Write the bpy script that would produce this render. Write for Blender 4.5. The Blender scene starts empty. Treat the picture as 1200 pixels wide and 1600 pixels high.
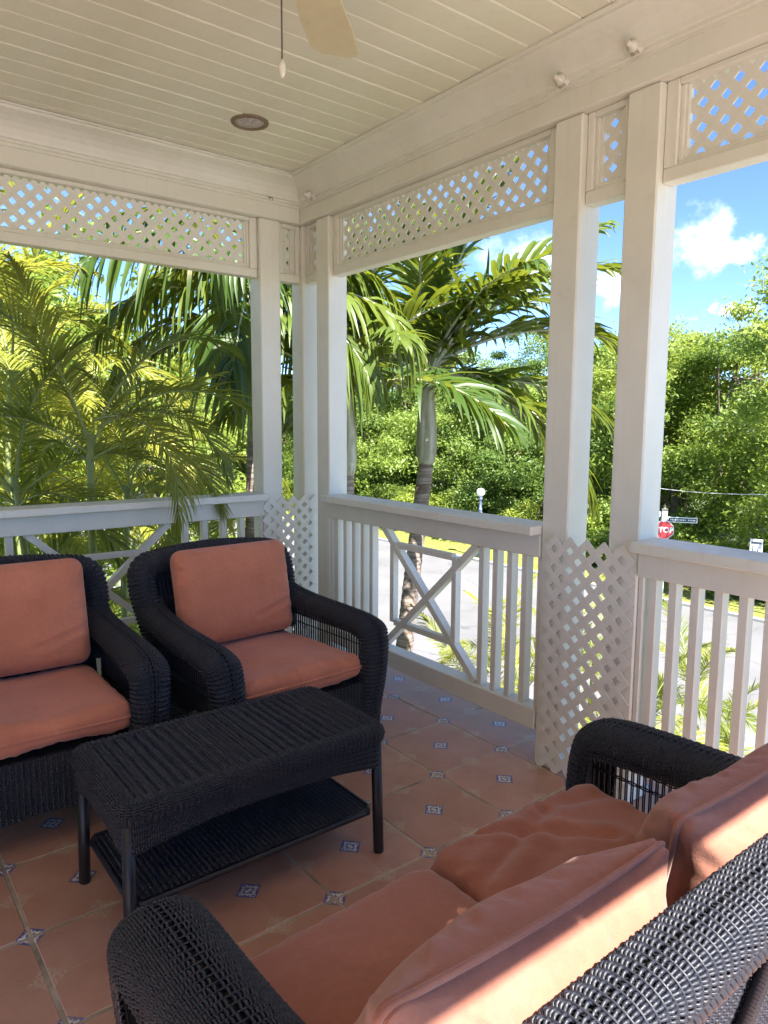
import bpy, math, random
import numpy as np
from mathutils import Vector, Matrix
random.seed(7); rng = np.random.default_rng(7)
R = math.radians
SC = bpy.context.scene
COL = SC.collection

# ------------------------------------------------------------------ camera
CAM = np.array([-2.375, -3.880, 1.495]); YAW, PITCH, ROLL, FPX = 38.0, 7.084, 0.337, 1117.55
def cam_axes():
    y, p, r = R(YAW), R(PITCH), R(ROLL)
    f = np.array([math.sin(y)*math.cos(p), math.cos(y)*math.cos(p), -math.sin(p)])
    rt = np.array([math.cos(y), -math.sin(y), 0.0]); up = np.cross(rt, f)
    return f, math.cos(r)*rt+math.sin(r)*up, -math.sin(r)*rt+math.cos(r)*up
FW, RT, UP = cam_axes()
def at(px, py, depth):
    """a point of the place at that depth (m) in front of the viewpoint"""
    return CAM + depth*(FW + RT*(px-600)/FPX - UP*(py-800)/FPX)
cd = bpy.data.cameras.new('camera'); co = bpy.data.objects.new('camera', cd); COL.objects.link(co)
cd.sensor_fit = 'VERTICAL'; cd.sensor_height = 36.0; cd.lens = FPX*36/1600; cd.clip_start = 0.05; cd.clip_end = 3000
co.matrix_world = Matrix(((RT[0], UP[0], -FW[0], CAM[0]), (RT[1], UP[1], -FW[1], CAM[1]), (RT[2], UP[2], -FW[2], CAM[2]), (0, 0, 0, 1)))
SC.camera = co

# ------------------------------------------------------------------ light
SUN_EL, SUN_X = 53.4, -0.15                      # the sun stands behind the viewer, over the -Y side
sd = Vector((SUN_X, -1.0, 0)).normalized()
SUN_DIR = Vector((sd.x*math.cos(R(SUN_EL)), sd.y*math.cos(R(SUN_EL)), math.sin(R(SUN_EL))))
sl = bpy.data.lights.new('sun', 'SUN'); so = bpy.data.objects.new('sun', sl); COL.objects.link(so)
sl.energy = 5.0; sl.angle = R(0.53); sl.color = (1.0, 0.975, 0.925)
so.rotation_euler = SUN_DIR.to_track_quat('Z', 'Y').to_euler()
W = bpy.data.worlds.new('World'); SC.world = W; W.use_nodes = True
wn, wl = W.node_tree.nodes, W.node_tree.links
wn.clear()
sky = wn.new('ShaderNodeTexSky'); sky.sky_type = 'NISHITA'; sky.sun_disc = False
sky.sun_elevation = R(SUN_EL); sky.sun_rotation = math.atan2(SUN_DIR.x, SUN_DIR.y)
sky.altitude = 0; sky.air_density = 0.45; sky.dust_density = 0.0; sky.ozone_density = 6.0
tc = wn.new('ShaderNodeTexCoord')
ns = wn.new('ShaderNodeTexNoise'); ns.inputs['Scale'].default_value = 13.0; ns.inputs['Detail'].default_value = 7.0; ns.inputs['Roughness'].default_value = 0.6
wl.new(tc.outputs['Generated'], ns.inputs['Vector'])
def wmath(op, a, b=None, clamp=False):
    n = wn.new('ShaderNodeMath'); n.operation = op; n.use_clamp = clamp
    for i, v in enumerate((a, b)):
        if v is None: continue
        if isinstance(v, (int, float)): n.inputs[i].default_value = v
        else: wl.new(v, n.inputs[i])
    return n.outputs[0]
wob = wmath('MULTIPLY', wmath('SUBTRACT', ns.outputs['Fac'], 0.5), 0.22)
def cdir(px, py):
    v = at(px, py, 1.0)-CAM; return v/np.linalg.norm(v)
clouds = [(cdir(1088, 378), .044), (cdir(1145, 385), .026), (cdir(826, 414), .060), (cdir(930, 440), .030), (cdir(1062, 492), .022), (cdir(1135, 484), .014)]
crg = random.Random(5)
for k in range(16):                              # the same fair-weather puffs go on round the rest of the sky
    a = YAW+60+k*15.5+crg.uniform(-6, 6); e = crg.uniform(8, 34)
    clouds.append((np.array([math.sin(R(a))*math.cos(R(e)), math.cos(R(a))*math.cos(R(e)), math.sin(R(e))]), crg.uniform(.03, .09)))
mask = None
for c, r in clouds:
    s = wn.new('ShaderNodeVectorMath'); s.operation = 'SUBTRACT'; wl.new(tc.outputs['Generated'], s.inputs[0]); s.inputs[1].default_value = tuple(c)
    m = wn.new('ShaderNodeVectorMath'); m.operation = 'MULTIPLY'; wl.new(s.outputs[0], m.inputs[0]); m.inputs[1].default_value = (1, 1, 1.5)
    l = wn.new('ShaderNodeVectorMath'); l.operation = 'LENGTH'; wl.new(m.outputs[0], l.inputs[0])
    d = wmath('ADD', l.outputs['Value'], wob)
    mr = wn.new('ShaderNodeMapRange'); mr.interpolation_type = 'SMOOTHSTEP'; wl.new(d, mr.inputs['Value'])
    mr.inputs['From Min'].default_value = r*1.25; mr.inputs['From Max'].default_value = -r*0.45; mr.inputs['To Min'].default_value = 0; mr.inputs['To Max'].default_value = 1
    mask = mr.outputs[0] if mask is None else wmath('MAXIMUM', mask, mr.outputs[0])
mix = wn.new('ShaderNodeMix'); mix.data_type = 'RGBA'
wl.new(wmath('MULTIPLY', mask, 0.92), mix.inputs['Factor']); wl.new(sky.outputs[0], mix.inputs['A']); mix.inputs['B'].default_value = (6.8, 6.95, 7.2, 1)
bg = wn.new('ShaderNodeBackground'); bg.inputs['Strength'].default_value = 0.105
wl.new(mix.outputs['Result'], bg.inputs['Color'])
wo = wn.new('ShaderNodeOutputWorld'); wl.new(bg.outputs[0], wo.inputs['Surface'])
VS = SC.view_settings
VS.view_transform = 'Standard'; VS.look = 'None'; VS.gamma = 1.0; VS.use_curve_mapping = False; VS.exposure = 2.2
SC.cycles.max_bounces = 9; SC.cycles.diffuse_bounces = 6; SC.cycles.transparent_max_bounces = 6

# ------------------------------------------------------------------ mesh helpers
class Geo:
    """collects vertices and quads / triangles for ONE mesh"""
    def __init__(s): s.v = []; s.f = []; s.n = 0; s.sm = []
    def add(s, V, F, smooth=False):
        V = np.asarray(V, float).reshape(-1, 3); F = np.asarray(F, np.int64)
        s.v.append(V); s.f.append(F+s.n); s.sm.append(np.full(len(F), smooth)); s.n += len(V); return s
    def box(s, lo, hi, c=0.0):
        lo, hi = np.minimum(lo, hi).astype(float), np.maximum(lo, hi).astype(float)
        V, F, T = chamfer_box(lo, hi, c); n0 = s.n; s.add(V, F)
        if T is not None: s.f.append(T+n0); s.sm.append(np.full(len(T), False))
        return s
    def mesh(s, name):
        me = bpy.data.meshes.new(name)
        V = np.concatenate(s.v); me.vertices.add(len(V)); me.vertices.foreach_set('co', V.ravel())
        sizes = np.concatenate([np.full(len(f), f.shape[1]) for f in s.f]); loops = np.concatenate([f.ravel() for f in s.f])
        starts = np.concatenate([[0], np.cumsum(sizes)[:-1]])
        me.loops.add(len(loops)); me.loops.foreach_set('vertex_index', loops.astype(np.int32))
        me.polygons.add(len(sizes)); me.polygons.foreach_set('loop_start', starts.astype(np.int32))
        me.polygons.foreach_set('use_smooth', np.concatenate(s.sm).astype(bool))
        me.update(calc_edges=True); return me
BOXF = np.array([[0, 3, 2, 1], [4, 5, 6, 7], [0, 1, 5, 4], [1, 2, 6, 5], [2, 3, 7, 6], [3, 0, 4, 7]])
def chamfer_box(lo, hi, c):
    if c <= 0:
        x0, y0, z0 = lo; x1, y1, z1 = hi
        return np.array([[x0, y0, z0], [x1, y0, z0], [x1, y1, z0], [x0, y1, z0], [x0, y0, z1], [x1, y0, z1], [x1, y1, z1], [x0, y1, z1]]), BOXF, None
    c = min(c, (hi-lo).min()*0.45)
    ctr = (lo+hi)/2; h = (hi-lo)/2; V = []; idx = {}
    for ax in range(3):
        for sx in (-1, 1):
            for sy in (-1, 1):
                for sz in (-1, 1):
                    sg = np.array([sx, sy, sz]); off = h-c; off[ax] = h[ax]; idx[(ax, sx, sy, sz)] = len(V); V.append(ctr+sg*off)
    V = np.array(V); F = []
    for ax in range(3):
        a, b = [k for k in range(3) if k != ax]
        for sg in (-1, 1):
            q = []
            for (p, r) in ((-1, -1), (1, -1), (1, 1), (-1, 1)):
                t = [0, 0, 0]; t[ax] = sg; t[a] = p; t[b] = r; q.append(idx[(ax, *t)])
            F.append(q)
    for ax in range(3):                           # edge bevels along axis ax
        a, b = [k for k in range(3) if k != ax]
        for p in (-1, 1):
            for r in (-1, 1):
                t0 = [0, 0, 0]; t0[a] = p; t0[b] = r; t1 = list(t0); t0[ax] = -1; t1[ax] = 1
                F.append([idx[(a, *t0)], idx[(a, *t1)], idx[(b, *t1)], idx[(b, *t0)]])
    T = []
    for sx in (-1, 1):
        for sy in (-1, 1):
            for sz in (-1, 1): T.append([idx[(0, sx, sy, sz)], idx[(1, sx, sy, sz)], idx[(2, sx, sy, sz)]])
    F = np.array(F); T = np.array(T)
    for A in (F, T):                              # face outward
        P = V[A]; nrm = np.cross(P[:, 1]-P[:, 0], P[:, 2]-P[:, 0]); flip = (nrm*(P.mean(1)-ctr)).sum(1) < 0; A[flip] = A[flip][:, ::-1]
    return V, F, T
def tube_arr(P, r, sides=6, closed=False, cap=True):
    P = np.asarray(P, float); n = len(P); r = np.broadcast_to(np.asarray(r, float), (n,))
    T = np.roll(P, -1, 0)-np.roll(P, 1, 0)
    if not closed: T[0] = P[1]-P[0]; T[-1] = P[-1]-P[-2]
    T /= np.linalg.norm(T, axis=1, keepdims=True)+1e-12
    ref = np.array([0, 0, 1.0]) if abs(T[0][2]) < 0.9 else np.array([1.0, 0, 0])
    A = np.zeros_like(P); a = np.cross(T[0], ref); a /= np.linalg.norm(a)
    for i in range(n):
        a = a-T[i]*(a@T[i]); a /= np.linalg.norm(a)+1e-12; A[i] = a
    B = np.cross(T, A); th = np.arange(sides)*2*math.pi/sides
    V = (P[:, None, :]+r[:, None, None]*(A[:, None, :]*np.cos(th)[None, :, None]+B[:, None, :]*np.sin(th)[None, :, None])).reshape(-1, 3)
    F = []; m = n if closed else n-1
    i = np.arange(m)[:, None]; k = np.arange(sides)[None, :]; k2 = (k+1) % sides; i2 = (i+1) % n
    F = np.stack([i*sides+k, i*sides+k2, i2*sides+k2, i2*sides+k], -1).reshape(-1, 4)
    if cap and not closed:
        nv = len(V); V = np.concatenate([V, P[:1], P[-1:]]); kk = np.arange(sides)
        c0 = np.stack([np.full(sides, nv), (kk+1) % sides, kk, np.full(sides, nv)], -1); o = (n-1)*sides
        c1 = np.stack([np.full(sides, nv+1), o+kk, o+(kk+1) % sides, np.full(sides, nv+1)], -1)
        return V, F, np.concatenate([c0, c1])[:, :3]
    return V, F, None
def add_tube(g, P, r, sides=6, closed=False, cap=True, smooth=True):
    V, F, Cc = tube_arr(P, r, sides, closed, cap); n0 = g.n
    g.add(V, F, smooth)
    if Cc is not None: g.f.append(Cc+n0); g.sm.append(np.full(len(Cc), False))
    return g
def grid_faces(nu, nv, wrap=False):
    i = np.arange(nu-1)[:, None]; m = nv if wrap else nv-1; j = np.arange(m)[None, :]; j2 = (j+1) % nv
    return np.stack([i*nv+j, i*nv+j2, (i+1)*nv+j2, (i+1)*nv+j], -1).reshape(-1, 4)
def lathe(g, prof, sides=20, ctr=(0, 0, 0), smooth=True):
    th = np.arange(sides)*2*math.pi/sides; prof = np.asarray(prof, float)
    V = np.stack([prof[:, None, 0]*np.cos(th), prof[:, None, 0]*np.sin(th), np.broadcast_to(prof[:, None, 1], (len(prof), sides))], -1)+np.array(ctr)
    return g.add(V.reshape(-1, 3), grid_faces(len(prof), sides, True), smooth)
def obj(name, me, mat, parent=None, loc=None, rot=None):
    if isinstance(me, Geo): me = me.mesh(name)
    o = bpy.data.objects.new(name, me); COL.objects.link(o)
    if mat is not None and len(me.materials) == 0: me.materials.append(mat)
    if parent is not None: o.parent = parent
    if loc is not None: o.location = loc
    if rot is not None: o.rotation_euler = rot
    return o
def tag(o, label=None, cat=None, group=None, kind=None):
    if label: o['label'] = label
    if cat: o['category'] = cat
    if group: o['group'] = group
    if kind: o['kind'] = kind
    return o
def thing(name, label, cat, loc=(0, 0, 0), rotz=0.0, group=None):
    o = bpy.data.objects.new(name, None); COL.objects.link(o); o.empty_display_size = 0.1
    o.location = loc; o.rotation_euler = (0, 0, rotz); return tag(o, label, cat, group)
def copy_tree(o, parent=None):
    c = o.copy(); COL.objects.link(c); c.parent = parent
    for ch in list(o.children): copy_tree(ch, c)
    return c

# ------------------------------------------------------------------ materials
class M:
    def __init__(s, name):
        s.m = bpy.data.materials.new(name); s.m.use_nodes = True; s.nt = s.m.node_tree; s.n = s.nt.nodes; s.l = s.nt.links
        s.b = s.n['Principled BSDF']; s.out = s.n['Material Output']; s.tc = s.n.new('ShaderNodeTexCoord')
    def set(s, **k):
        for a, v in k.items():
            i = s.b.inputs[a.replace('_', ' ')]
            if hasattr(v, 'is_linked') or isinstance(v, bpy.types.NodeSocket): s.l.new(v, i)
            else: i.default_value = (*v, 1) if isinstance(v, tuple) and len(v) == 3 else v
        return s
    def noise(s, scale, detail=4, rough=.55, coord='Object', vec=None, dist=0.0):
        n = s.n.new('ShaderNodeTexNoise'); n.inputs['Scale'].default_value = scale; n.inputs['Detail'].default_value = detail
        n.inputs['Roughness'].default_value = rough; n.inputs['Distortion'].default_value = dist
        s.l.new(vec if vec is not None else s.tc.outputs[coord], n.inputs['Vector']); return n.outputs['Fac']
    def mapv(s, scale, coord='Object'):
        n = s.n.new('ShaderNodeMapping'); n.inputs['Scale'].default_value = scale; s.l.new(s.tc.outputs[coord], n.inputs['Vector']); return n.outputs[0]
    def ramp(s, fac, stops):
        n = s.n.new('ShaderNodeValToRGB'); s.l.new(fac, n.inputs[0]); e = n.color_ramp.elements
        while len(e) < len(stops): e.new(0.5)
        for i, (p, c) in enumerate(stops): e[i].position = p; e[i].color = (*c, 1) if len(c) == 3 else c
        return n.outputs[0]
    def mix(s, fac, a, b, blend='MIX'):
        n = s.n.new('ShaderNodeMix'); n.data_type = 'RGBA'; n.blend_type = blend
        for k, v in (('Factor', fac), ('A', a), ('B', b)):
            if isinstance(v, bpy.types.NodeSocket): s.l.new(v, n.inputs[k])
            else: n.inputs[k].default_value = (*v, 1) if isinstance(v, tuple) else v
        return n.outputs['Result']
    def math(s, op, a, b=None, clamp=False):
        n = s.n.new('ShaderNodeMath'); n.operation = op; n.use_clamp = clamp
        for i, v in enumerate((a, b)):
            if v is None: continue
            if isinstance(v, (int, float)): n.inputs[i].default_value = v
            else: s.l.new(v, n.inputs[i])
        return n.outputs[0]
    def bump(s, h, strength=.3, dist=.01):
        n = s.n.new('ShaderNodeBump'); n.inputs['Strength'].default_value = strength; n.inputs['Distance'].default_value = dist
        s.l.new(h, n.inputs['Height']); s.l.new(n.outputs[0], s.b.inputs['Normal']); return s
    def rand(s):
        n = s.n.new('ShaderNodeObjectInfo'); return n.outputs['Random']
    def sepxyz(s, coord='Object'):
        n = s.n.new('ShaderNodeSeparateXYZ'); s.l.new(s.tc.outputs[coord], n.inputs[0]); return n.outputs

def paint(name, col, rough=.42, grime=(.62, .56, .42), g_amt=.35, bump=.12):
    m = M(name); n1 = m.noise(1.7, 6, .62, 'Object'); n2 = m.noise(22, 3, .5, 'Object'); grain = m.noise(1, 4, .6, vec=m.mapv((60, 60, 6)))
    f = m.math('MULTIPLY', m.ramp(n1, [(.42, (0, 0, 0)), (.78, (1, 1, 1))]), g_amt)
    c = m.mix(f, col, tuple(col[i]*grime[i] for i in range(3)))
    c = m.mix(m.math('MULTIPLY', m.ramp(n2, [(.62, (0, 0, 0)), (.75, (1, 1, 1))]), .12), c, tuple(x*.55 for x in col))
    st_ = m.noise(1, 3, .6, vec=m.mapv((26, 26, 1.1))); c = m.mix(m.math('MULTIPLY', m.ramp(st_, [(.55, (0, 0, 0)), (.75, (1, 1, 1))]), .16), c, tuple(col[i]*grime[i] for i in range(3)))
    m.set(Base_Color=c, Roughness=m.ramp(n2, [(.3, (rough-.1,)*3), (.7, (rough+.15,)*3)])); m.bump(m.math('ADD', grain, n2), bump, .004); return m.m
MAT = {}
MAT['paint'] = paint('cream_paint', (.73, .705, .605), grime=(.64, .60, .48), bump=.2)
MAT['white'] = paint('white_paint', (.79, .80, .78), .5, g_amt=.25)
MAT['ceil'] = paint('ceiling_paint', (.72, .69, .555), .5, (.8, .76, .62), .45)
MAT['slat'] = paint('lattice_plastic', (.73, .71, .625), .5, g_amt=.3, bump=.06)
def simple(name, col, rough=.5, metal=0.0, **k):
    m = M(name); m.set(Base_Color=col, Roughness=rough, Metallic=metal, **k); n = m.noise(9, 4); m.set(Base_Color=m.mix(m.ramp(n, [(.4, (0, 0, 0)), (.8, (1, 1, 1))]), col, tuple(c*.72 for c in col))); return m.m
MAT['brass'] = simple('aged_ivory_ceramic', (.68, .64, .54), .25)
MAT['dark_metal'] = simple('dark_trim', (.10, .085, .07), .5)
MAT['blade'] = paint('fan_blade_ivory', (.70, .62, .40), .38, (.6, .5, .35), .5)
def wicker(name, a, b, rough):
    m = M(name); n = m.noise(160, 2); n2 = m.noise(5, 4)
    c = m.mix(n, a, b); c = m.mix(m.math('MULTIPLY', m.ramp(n2, [(.5, (0, 0, 0)), (.8, (1, 1, 1))]), .5), c, (.035, .032, .036))
    m.set(Base_Color=c, Roughness=m.ramp(n, [(.3, (rough-.08,)*3), (.8, (rough+.14,)*3)]), Specular_IOR_Level=.55); m.bump(m.noise(420, 2), .25, .001); return m.m
MAT['wicker'] = wicker('black_wicker', (.0065, .008, .015), (.020, .021, .030), .50)
MAT['wicker_core'] = simple('wicker_shadow_core', (.008, .007, .008), .8)
MAT['legmetal'] = simple('black_powder_coat', (.010, .010, .014), .38)
def fabric(name, col):
    m = M(name); w = M.noise(m, 1, 2, .5, vec=m.mapv((900, 120, 900))); w2 = m.noise(1, 2, .5, vec=m.mapv((120, 900, 400)))
    n = m.noise(6, 5, .6); n2 = m.noise(70, 3, .6)
    c = m.mix(m.ramp(n, [(.3, (0, 0, 0)), (.75, (1, 1, 1))]), tuple(x*.93 for x in col), tuple(min(1, x*1.28+.02) for x in col))
    c = m.mix(m.math('MULTIPLY', m.ramp(n2, [(.35, (0, 0, 0)), (.7, (1, 1, 1))]), .35), c, tuple(x*.72 for x in col))
    c = m.mix(m.math('MULTIPLY', m.math('ADD', w, w2), .22), c, tuple(min(1, x*1.5+.03) for x in col))
    m.set(Base_Color=c, Roughness=.9, Specular_IOR_Level=.15, Sheen_Weight=.25, Sheen_Roughness=.5)
    h = m.math('ADD', m.math('ADD', w, w2), m.math('MULTIPLY', m.noise(16, 4, .6), 6.0)); m.bump(h, .28, .004); return m.m
MAT['fabric'] = fabric('terracotta_cloth', (.44, .148, .078))
MAT['fabric2'] = fabric('faded_brown_cloth', (.285, .105, .064))

def tile_material():
    m = M('terracotta_tile'); xyz = m.sepxyz(); ab = lambda v: m.math('ABSOLUTE', v)
    ax, ay = ab(xyz[0]), ab(xyz[1]); H = .2
    cx, cy = m.math('SUBTRACT', H, ax), m.math('SUBTRACT', H, ay)
    less = lambda v, t: m.math('LESS_THAN', v, t)
    d_c, d_k = m.math('ADD', ax, ay), m.math('ADD', cx, cy)                 # diamond distance from the centre / from a corner
    d_in = m.math('MINIMUM', d_c, d_k)
    d_g = m.math('MINIMUM', m.math('ADD', ax, cy), m.math('ADD', cx, ay))   # distance from the worn half-way motifs
    ins = less(d_in, .047); border = m.math('MULTIPLY', m.math('GREATER_THAN', d_in, .040), ins)
    uv = m.n.new('ShaderNodeCombineXYZ'); m.l.new(m.math('MINIMUM', ax, cx), uv.inputs[0]); m.l.new(m.math('MINIMUM', ay, cy), uv.inputs[1])
    rings = m.math('GREATER_THAN', m.math('SINE', m.math('ADD', m.math('MULTIPLY', m.math('MINIMUM', ax, cx), 330.0), m.math('MULTIPLY', m.math('MINIMUM', ay, cy), 330.0))), .05)
    petals = m.math('GREATER_THAN', m.noise(95, 1, .4, vec=uv.outputs[0]), .5)
    blue = m.math('MULTIPLY', m.math('MAXIMUM', border, m.math('MULTIPLY', petals, m.math('GREATER_THAN', d_in, .008))), ins)
    rnd = m.rand(); n1 = m.noise(5, 5, .62, 'Object'); wv = m.n.new('ShaderNodeNewGeometry')
    nw = m.noise(1.4, 4, .6, vec=wv.outputs['Position']); ns_ = m.noise(80, 3, .6)
    base = m.mix(m.ramp(n1, [(.3, (0, 0, 0)), (.72, (1, 1, 1))]), (.40, .195, .130), (.55, .325, .240))
    base = m.mix(m.math('MULTIPLY', rnd, .45), base, (.37, .185, .13))
    base = m.mix(m.math('MULTIPLY', m.ramp(nw, [(.45, (0, 0, 0)), (.75, (1, 1, 1))]), .45), base, (.40, .235, .165))
    base = m.mix(m.math('MULTIPLY', m.ramp(ns_, [(.6, (0, 0, 0)), (.72, (1, 1, 1))]), .35), base, (.18, .075, .05))
    # worn motifs: pale scribble left where the print has rubbed off
    gh = m.math('MULTIPLY', less(d_g, .052), m.ramp(m.noise(120, 2, .7), [(.47, (0, 0, 0)), (.56, (1, 1, 1))]))
    base = m.mix(m.math('MULTIPLY', gh, .62), base, (.50, .44, .32))
    line = m.math('MULTIPLY', m.math('MAXIMUM', less(ax, .0018), less(ay, .0018)), m.ramp(m.noise(14, 3), [(.4, (0, 0, 0)), (.6, (1, 1, 1))]))
    base = m.mix(m.math('MULTIPLY', line, .55), base, (.46, .36, .26))
    col = m.mix(ins, base, (.62, .60, .54)); col = m.mix(blue, col, (.085, .095, .28))
    worn = m.math('MULTIPLY', ins, m.ramp(m.noise(30, 3, .6), [(.52, (0, 0, 0)), (.7, (1, 1, 1))])); col = m.mix(m.math('MULTIPLY', worn, .75), col, (.34, .22, .16))
    m.set(Base_Color=col, Roughness=m.ramp(m.noise(9, 5, .6), [(.3, (.30,)*3), (.7, (.52,)*3)]), Specular_IOR_Level=.5)
    m.bump(m.math('ADD', m.math('MULTIPLY', n1, .6), m.math('MULTIPLY', ns_, .25)), .16, .006); return m.m
MAT['tile'] = tile_material()
def grout_material():
    m = M('grout'); n = m.noise(2.3, 5, .6); n2 = m.noise(60, 3)
    c = m.ramp(n, [(.33, (.10, .085, .07)), (.41, (.34, .29, .21)), (.52, (.56, .48, .37))])
    m.set(Base_Color=m.mix(m.math('MULTIPLY', n2, .5), c, (.16, .12, .09)), Roughness=.9); m.bump(n2, .4, .003); return m.m
MAT['grout'] = grout_material()

# ================================================================== THE SETTING: veranda
ZC, ZB, ZF, ZR = 2.915, 2.69, 2.35, 1.064         # ceiling, beam underside, frieze underside, rail top
XW, YB = -4.6, -4.345                             # house wall, inner face of the beam behind the viewer
floor = tag(obj('floor', Geo().box((XW, -5.0, -.30), (.402, .268, -.0024)), MAT['grout']), kind='structure')
tile_g = Geo().box((-.1948, -.1948, -.012), (.1948, .1948, 0.0), .003).mesh('floor_tile')
MAT['tile'].use_fake_user = True; tile_g.materials.append(MAT['tile'])
TX0, TY0 = 0.0, -.936
for i in range(-11, 1):
    for j in range(-10, 4):
        x, y = TX0+.4*i+.2, TY0+.4*j-.2+.4
        if y > .3 or y < -4.9: continue
        t = bpy.data.objects.new('floor_tile', tile_g); COL.objects.link(t); t.parent = floor
        t.location = (x, y, random.uniform(-.0012, .0012)); t.rotation_euler = (random.gauss(0, .0016), random.gauss(0, .0016), random.choice((0, 1, 2, 3))*math.pi/2+random.gauss(0, .002))
# fascia of the floor deck and the storey below
tag(obj('house_base', Geo().box((XW, -4.8, -4.0), (.25, .25, -.301), .01), MAT['white']), kind='structure')
hw = Geo()
for k in range(19): hw.add(*[a for a in (np.array([[XW, -5.2, k*.155-.0], [XW, .3, k*.155], [XW-.012, .3, k*.155+.154], [XW-.012, -5.2, k*.155+.154]]), np.array([[0, 1, 2, 3]]))]); hw.box((XW-.03, -5.2, k*.155-.012), (XW-.001, .3, k*.155))
hw.box((XW-.25, -5.2, -.2), (XW-.031, .3, 2.93))
tag(obj('house_wall', hw, MAT['white']), kind='structure')
ceiling = tag(obj('ceiling', Geo().box((XW, YB-.17, ZC+.020), (.17, .17, ZC+.05)), MAT['ceil']), kind='structure')
pl_me = Geo().box((XW, -.0602, 0), (.16, .0600, .018), .0046).mesh('ceiling_plank'); pl_me.materials.append(MAT['ceil'])
for k in range(-28, 12):
    y = -1.187+.122*k+.061
    if y > .13 or y < YB-.10: continue
    p = bpy.data.objects.new('ceiling_plank', pl_me); COL.objects.link(p); p.parent = ceiling; p.location = (0, y, ZC+random.uniform(-.0012, .0012))
tag(obj('roof', Geo().box((XW-.4, YB-.21, ZC+.055), (.62, .62, ZC+.13), .01).box((XW, YB+.3, ZC+.13), (.2, .2, ZC+.5), .1), simple('grey_shingle', (.16, .15, .14), .9)), kind='structure')
# beams with crown mouldings
PROF = [(.0, 2.772), (.010, 2.772), (.010, 2.786), (.018, 2.789), (.018, 2.801), (.027, 2.804), (.032, 2.818), (.046, 2.842), (.068, 2.864), (.096, 2.880), (.128, 2.890), (.143, 2.894), (.143, 2.904), (.160, 2.907), (.160, 2.9138)]
def crown(parent, kind):
    V = []; n = len(PROF)
    for d, z in PROF:
        if kind == 'right': V += [(-d, -d, z), (-d, YB+d, z)]
        elif kind == 'left': V += [(-d, -d, z), (XW, -d, z)]
        else: V += [(-d, YB+d, z), (XW, YB+d, z)]
    F = [[2*i, 2*i+1, 2*i+3, 2*i+2] for i in range(n-1)]
    obj('crown_moulding', Geo().add(V, F, False), MAT['paint'], parent)
def beam(name, lo, hi, kind):
    b = tag(obj(name, Geo().box(lo, hi, .006), MAT['paint']), kind='structure'); crown(b, kind); return b
beam_r = beam('beam_right', (0, YB-.171, ZB), (.175, .175, ZC+.018), 'right')
beam_l = beam('beam_left', (XW, 0, ZB), (-.002, .172, ZC+.016), 'left')
beam_b = beam('beam_back', (XW, YB-.172, ZB), (-.002, YB, ZC+.016), 'back')

# posts
def post(x0, y0, label, w=.1345):
    p = tag(obj('porch_post', Geo().box((0, 0, .0005), (w, w, ZB-.001), .006), MAT['paint'], loc=(x0, y0, 0)), label, 'post', 'porch posts'); return p
post(-.267, .020, 'cream post nearest the corner behind the right armchair')
post(.026, .024, 'cream post standing in the outer corner of the veranda')
post(.020, -.2735, 'cream post just right of the corner, where the middle railing begins')
post(.020, -2.0445, 'tall cream post at the right end of the middle railing with the crossed braces')
post(.020, -2.3755, 'tall cream post beside the red stop sign, where the last railing begins')
post(.020, YB+.12, 'cream post at the near end of the right railing, beside the viewer')
post(.026, YB-.16, 'cream post standing in the near right corner of the veranda')
post(-2.044, .020, 'cream post of the left railing behind the left armchair')
post(-2.375, .020, 'cream post left of the left armchair, second of its pair')
post(-3.1, YB-.155, 'cream post behind the viewer beside the open veranda edge')

# lattices: two crossing layers of slats
HH = .0405                                        # half the pitch of the crossings
SLW, SLT = .0305, .0055
def slat(parent, p0, p1, layer, axis, plane):
    """one slat from p0 to p1 (along, z) in the upright plane; axis 'y' or 'x' is the running direction"""
    (a0, z0), (a1, z1) = p0, p1; L = math.hypot(a1-a0, z1-z0)
    if L < .012: return
    me = Geo().box((-L/2, -SLT/2, -SLW/2), (L/2, SLT/2, SLW/2), 0)
    o = obj('slat', me, MAT['slat'], parent); ang = math.atan2(z1-z0, a1-a0); off = plane+layer*.0003; c = ((a0+a1)/2, (z0+z1)/2)
    if axis == 'x': o.location = (c[0], off, c[1]); o.rotation_euler = (0, -ang, 0)
    else:
        o.location = (off, c[0], c[1]); o.rotation_mode = 'XYZ'; o.rotation_euler = (Matrix.Rotation(math.pi/2, 3, 'Z') @ Matrix.Rotation(-ang, 3, 'Y')).to_euler()
def clipped(a0, a1, z0, z1, ph):
    out = []; D = 2*HH
    for s in (1, -1):
        k0 = math.floor((min(a0-z1, a0-z0))/D)-2
        lo = (a0-s*z1 if s > 0 else a0+z0); hi = (a1-s*z0 if s > 0 else a1+z1)
        k = math.floor((lo-ph)/D)
        while ph+k*D <= hi:
            c = ph+k*D; k += 1                     # a - s*z = c
            za, zb = ((a0-c)/s, (a1-c)/s); t0, t1 = max(z0, min(za, zb)), min(z1, max(za, zb))
            if t1-t0 > .006: out.append((s, (c+s*t0, t0), (c+s*t1, t1)))
    return out
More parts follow.
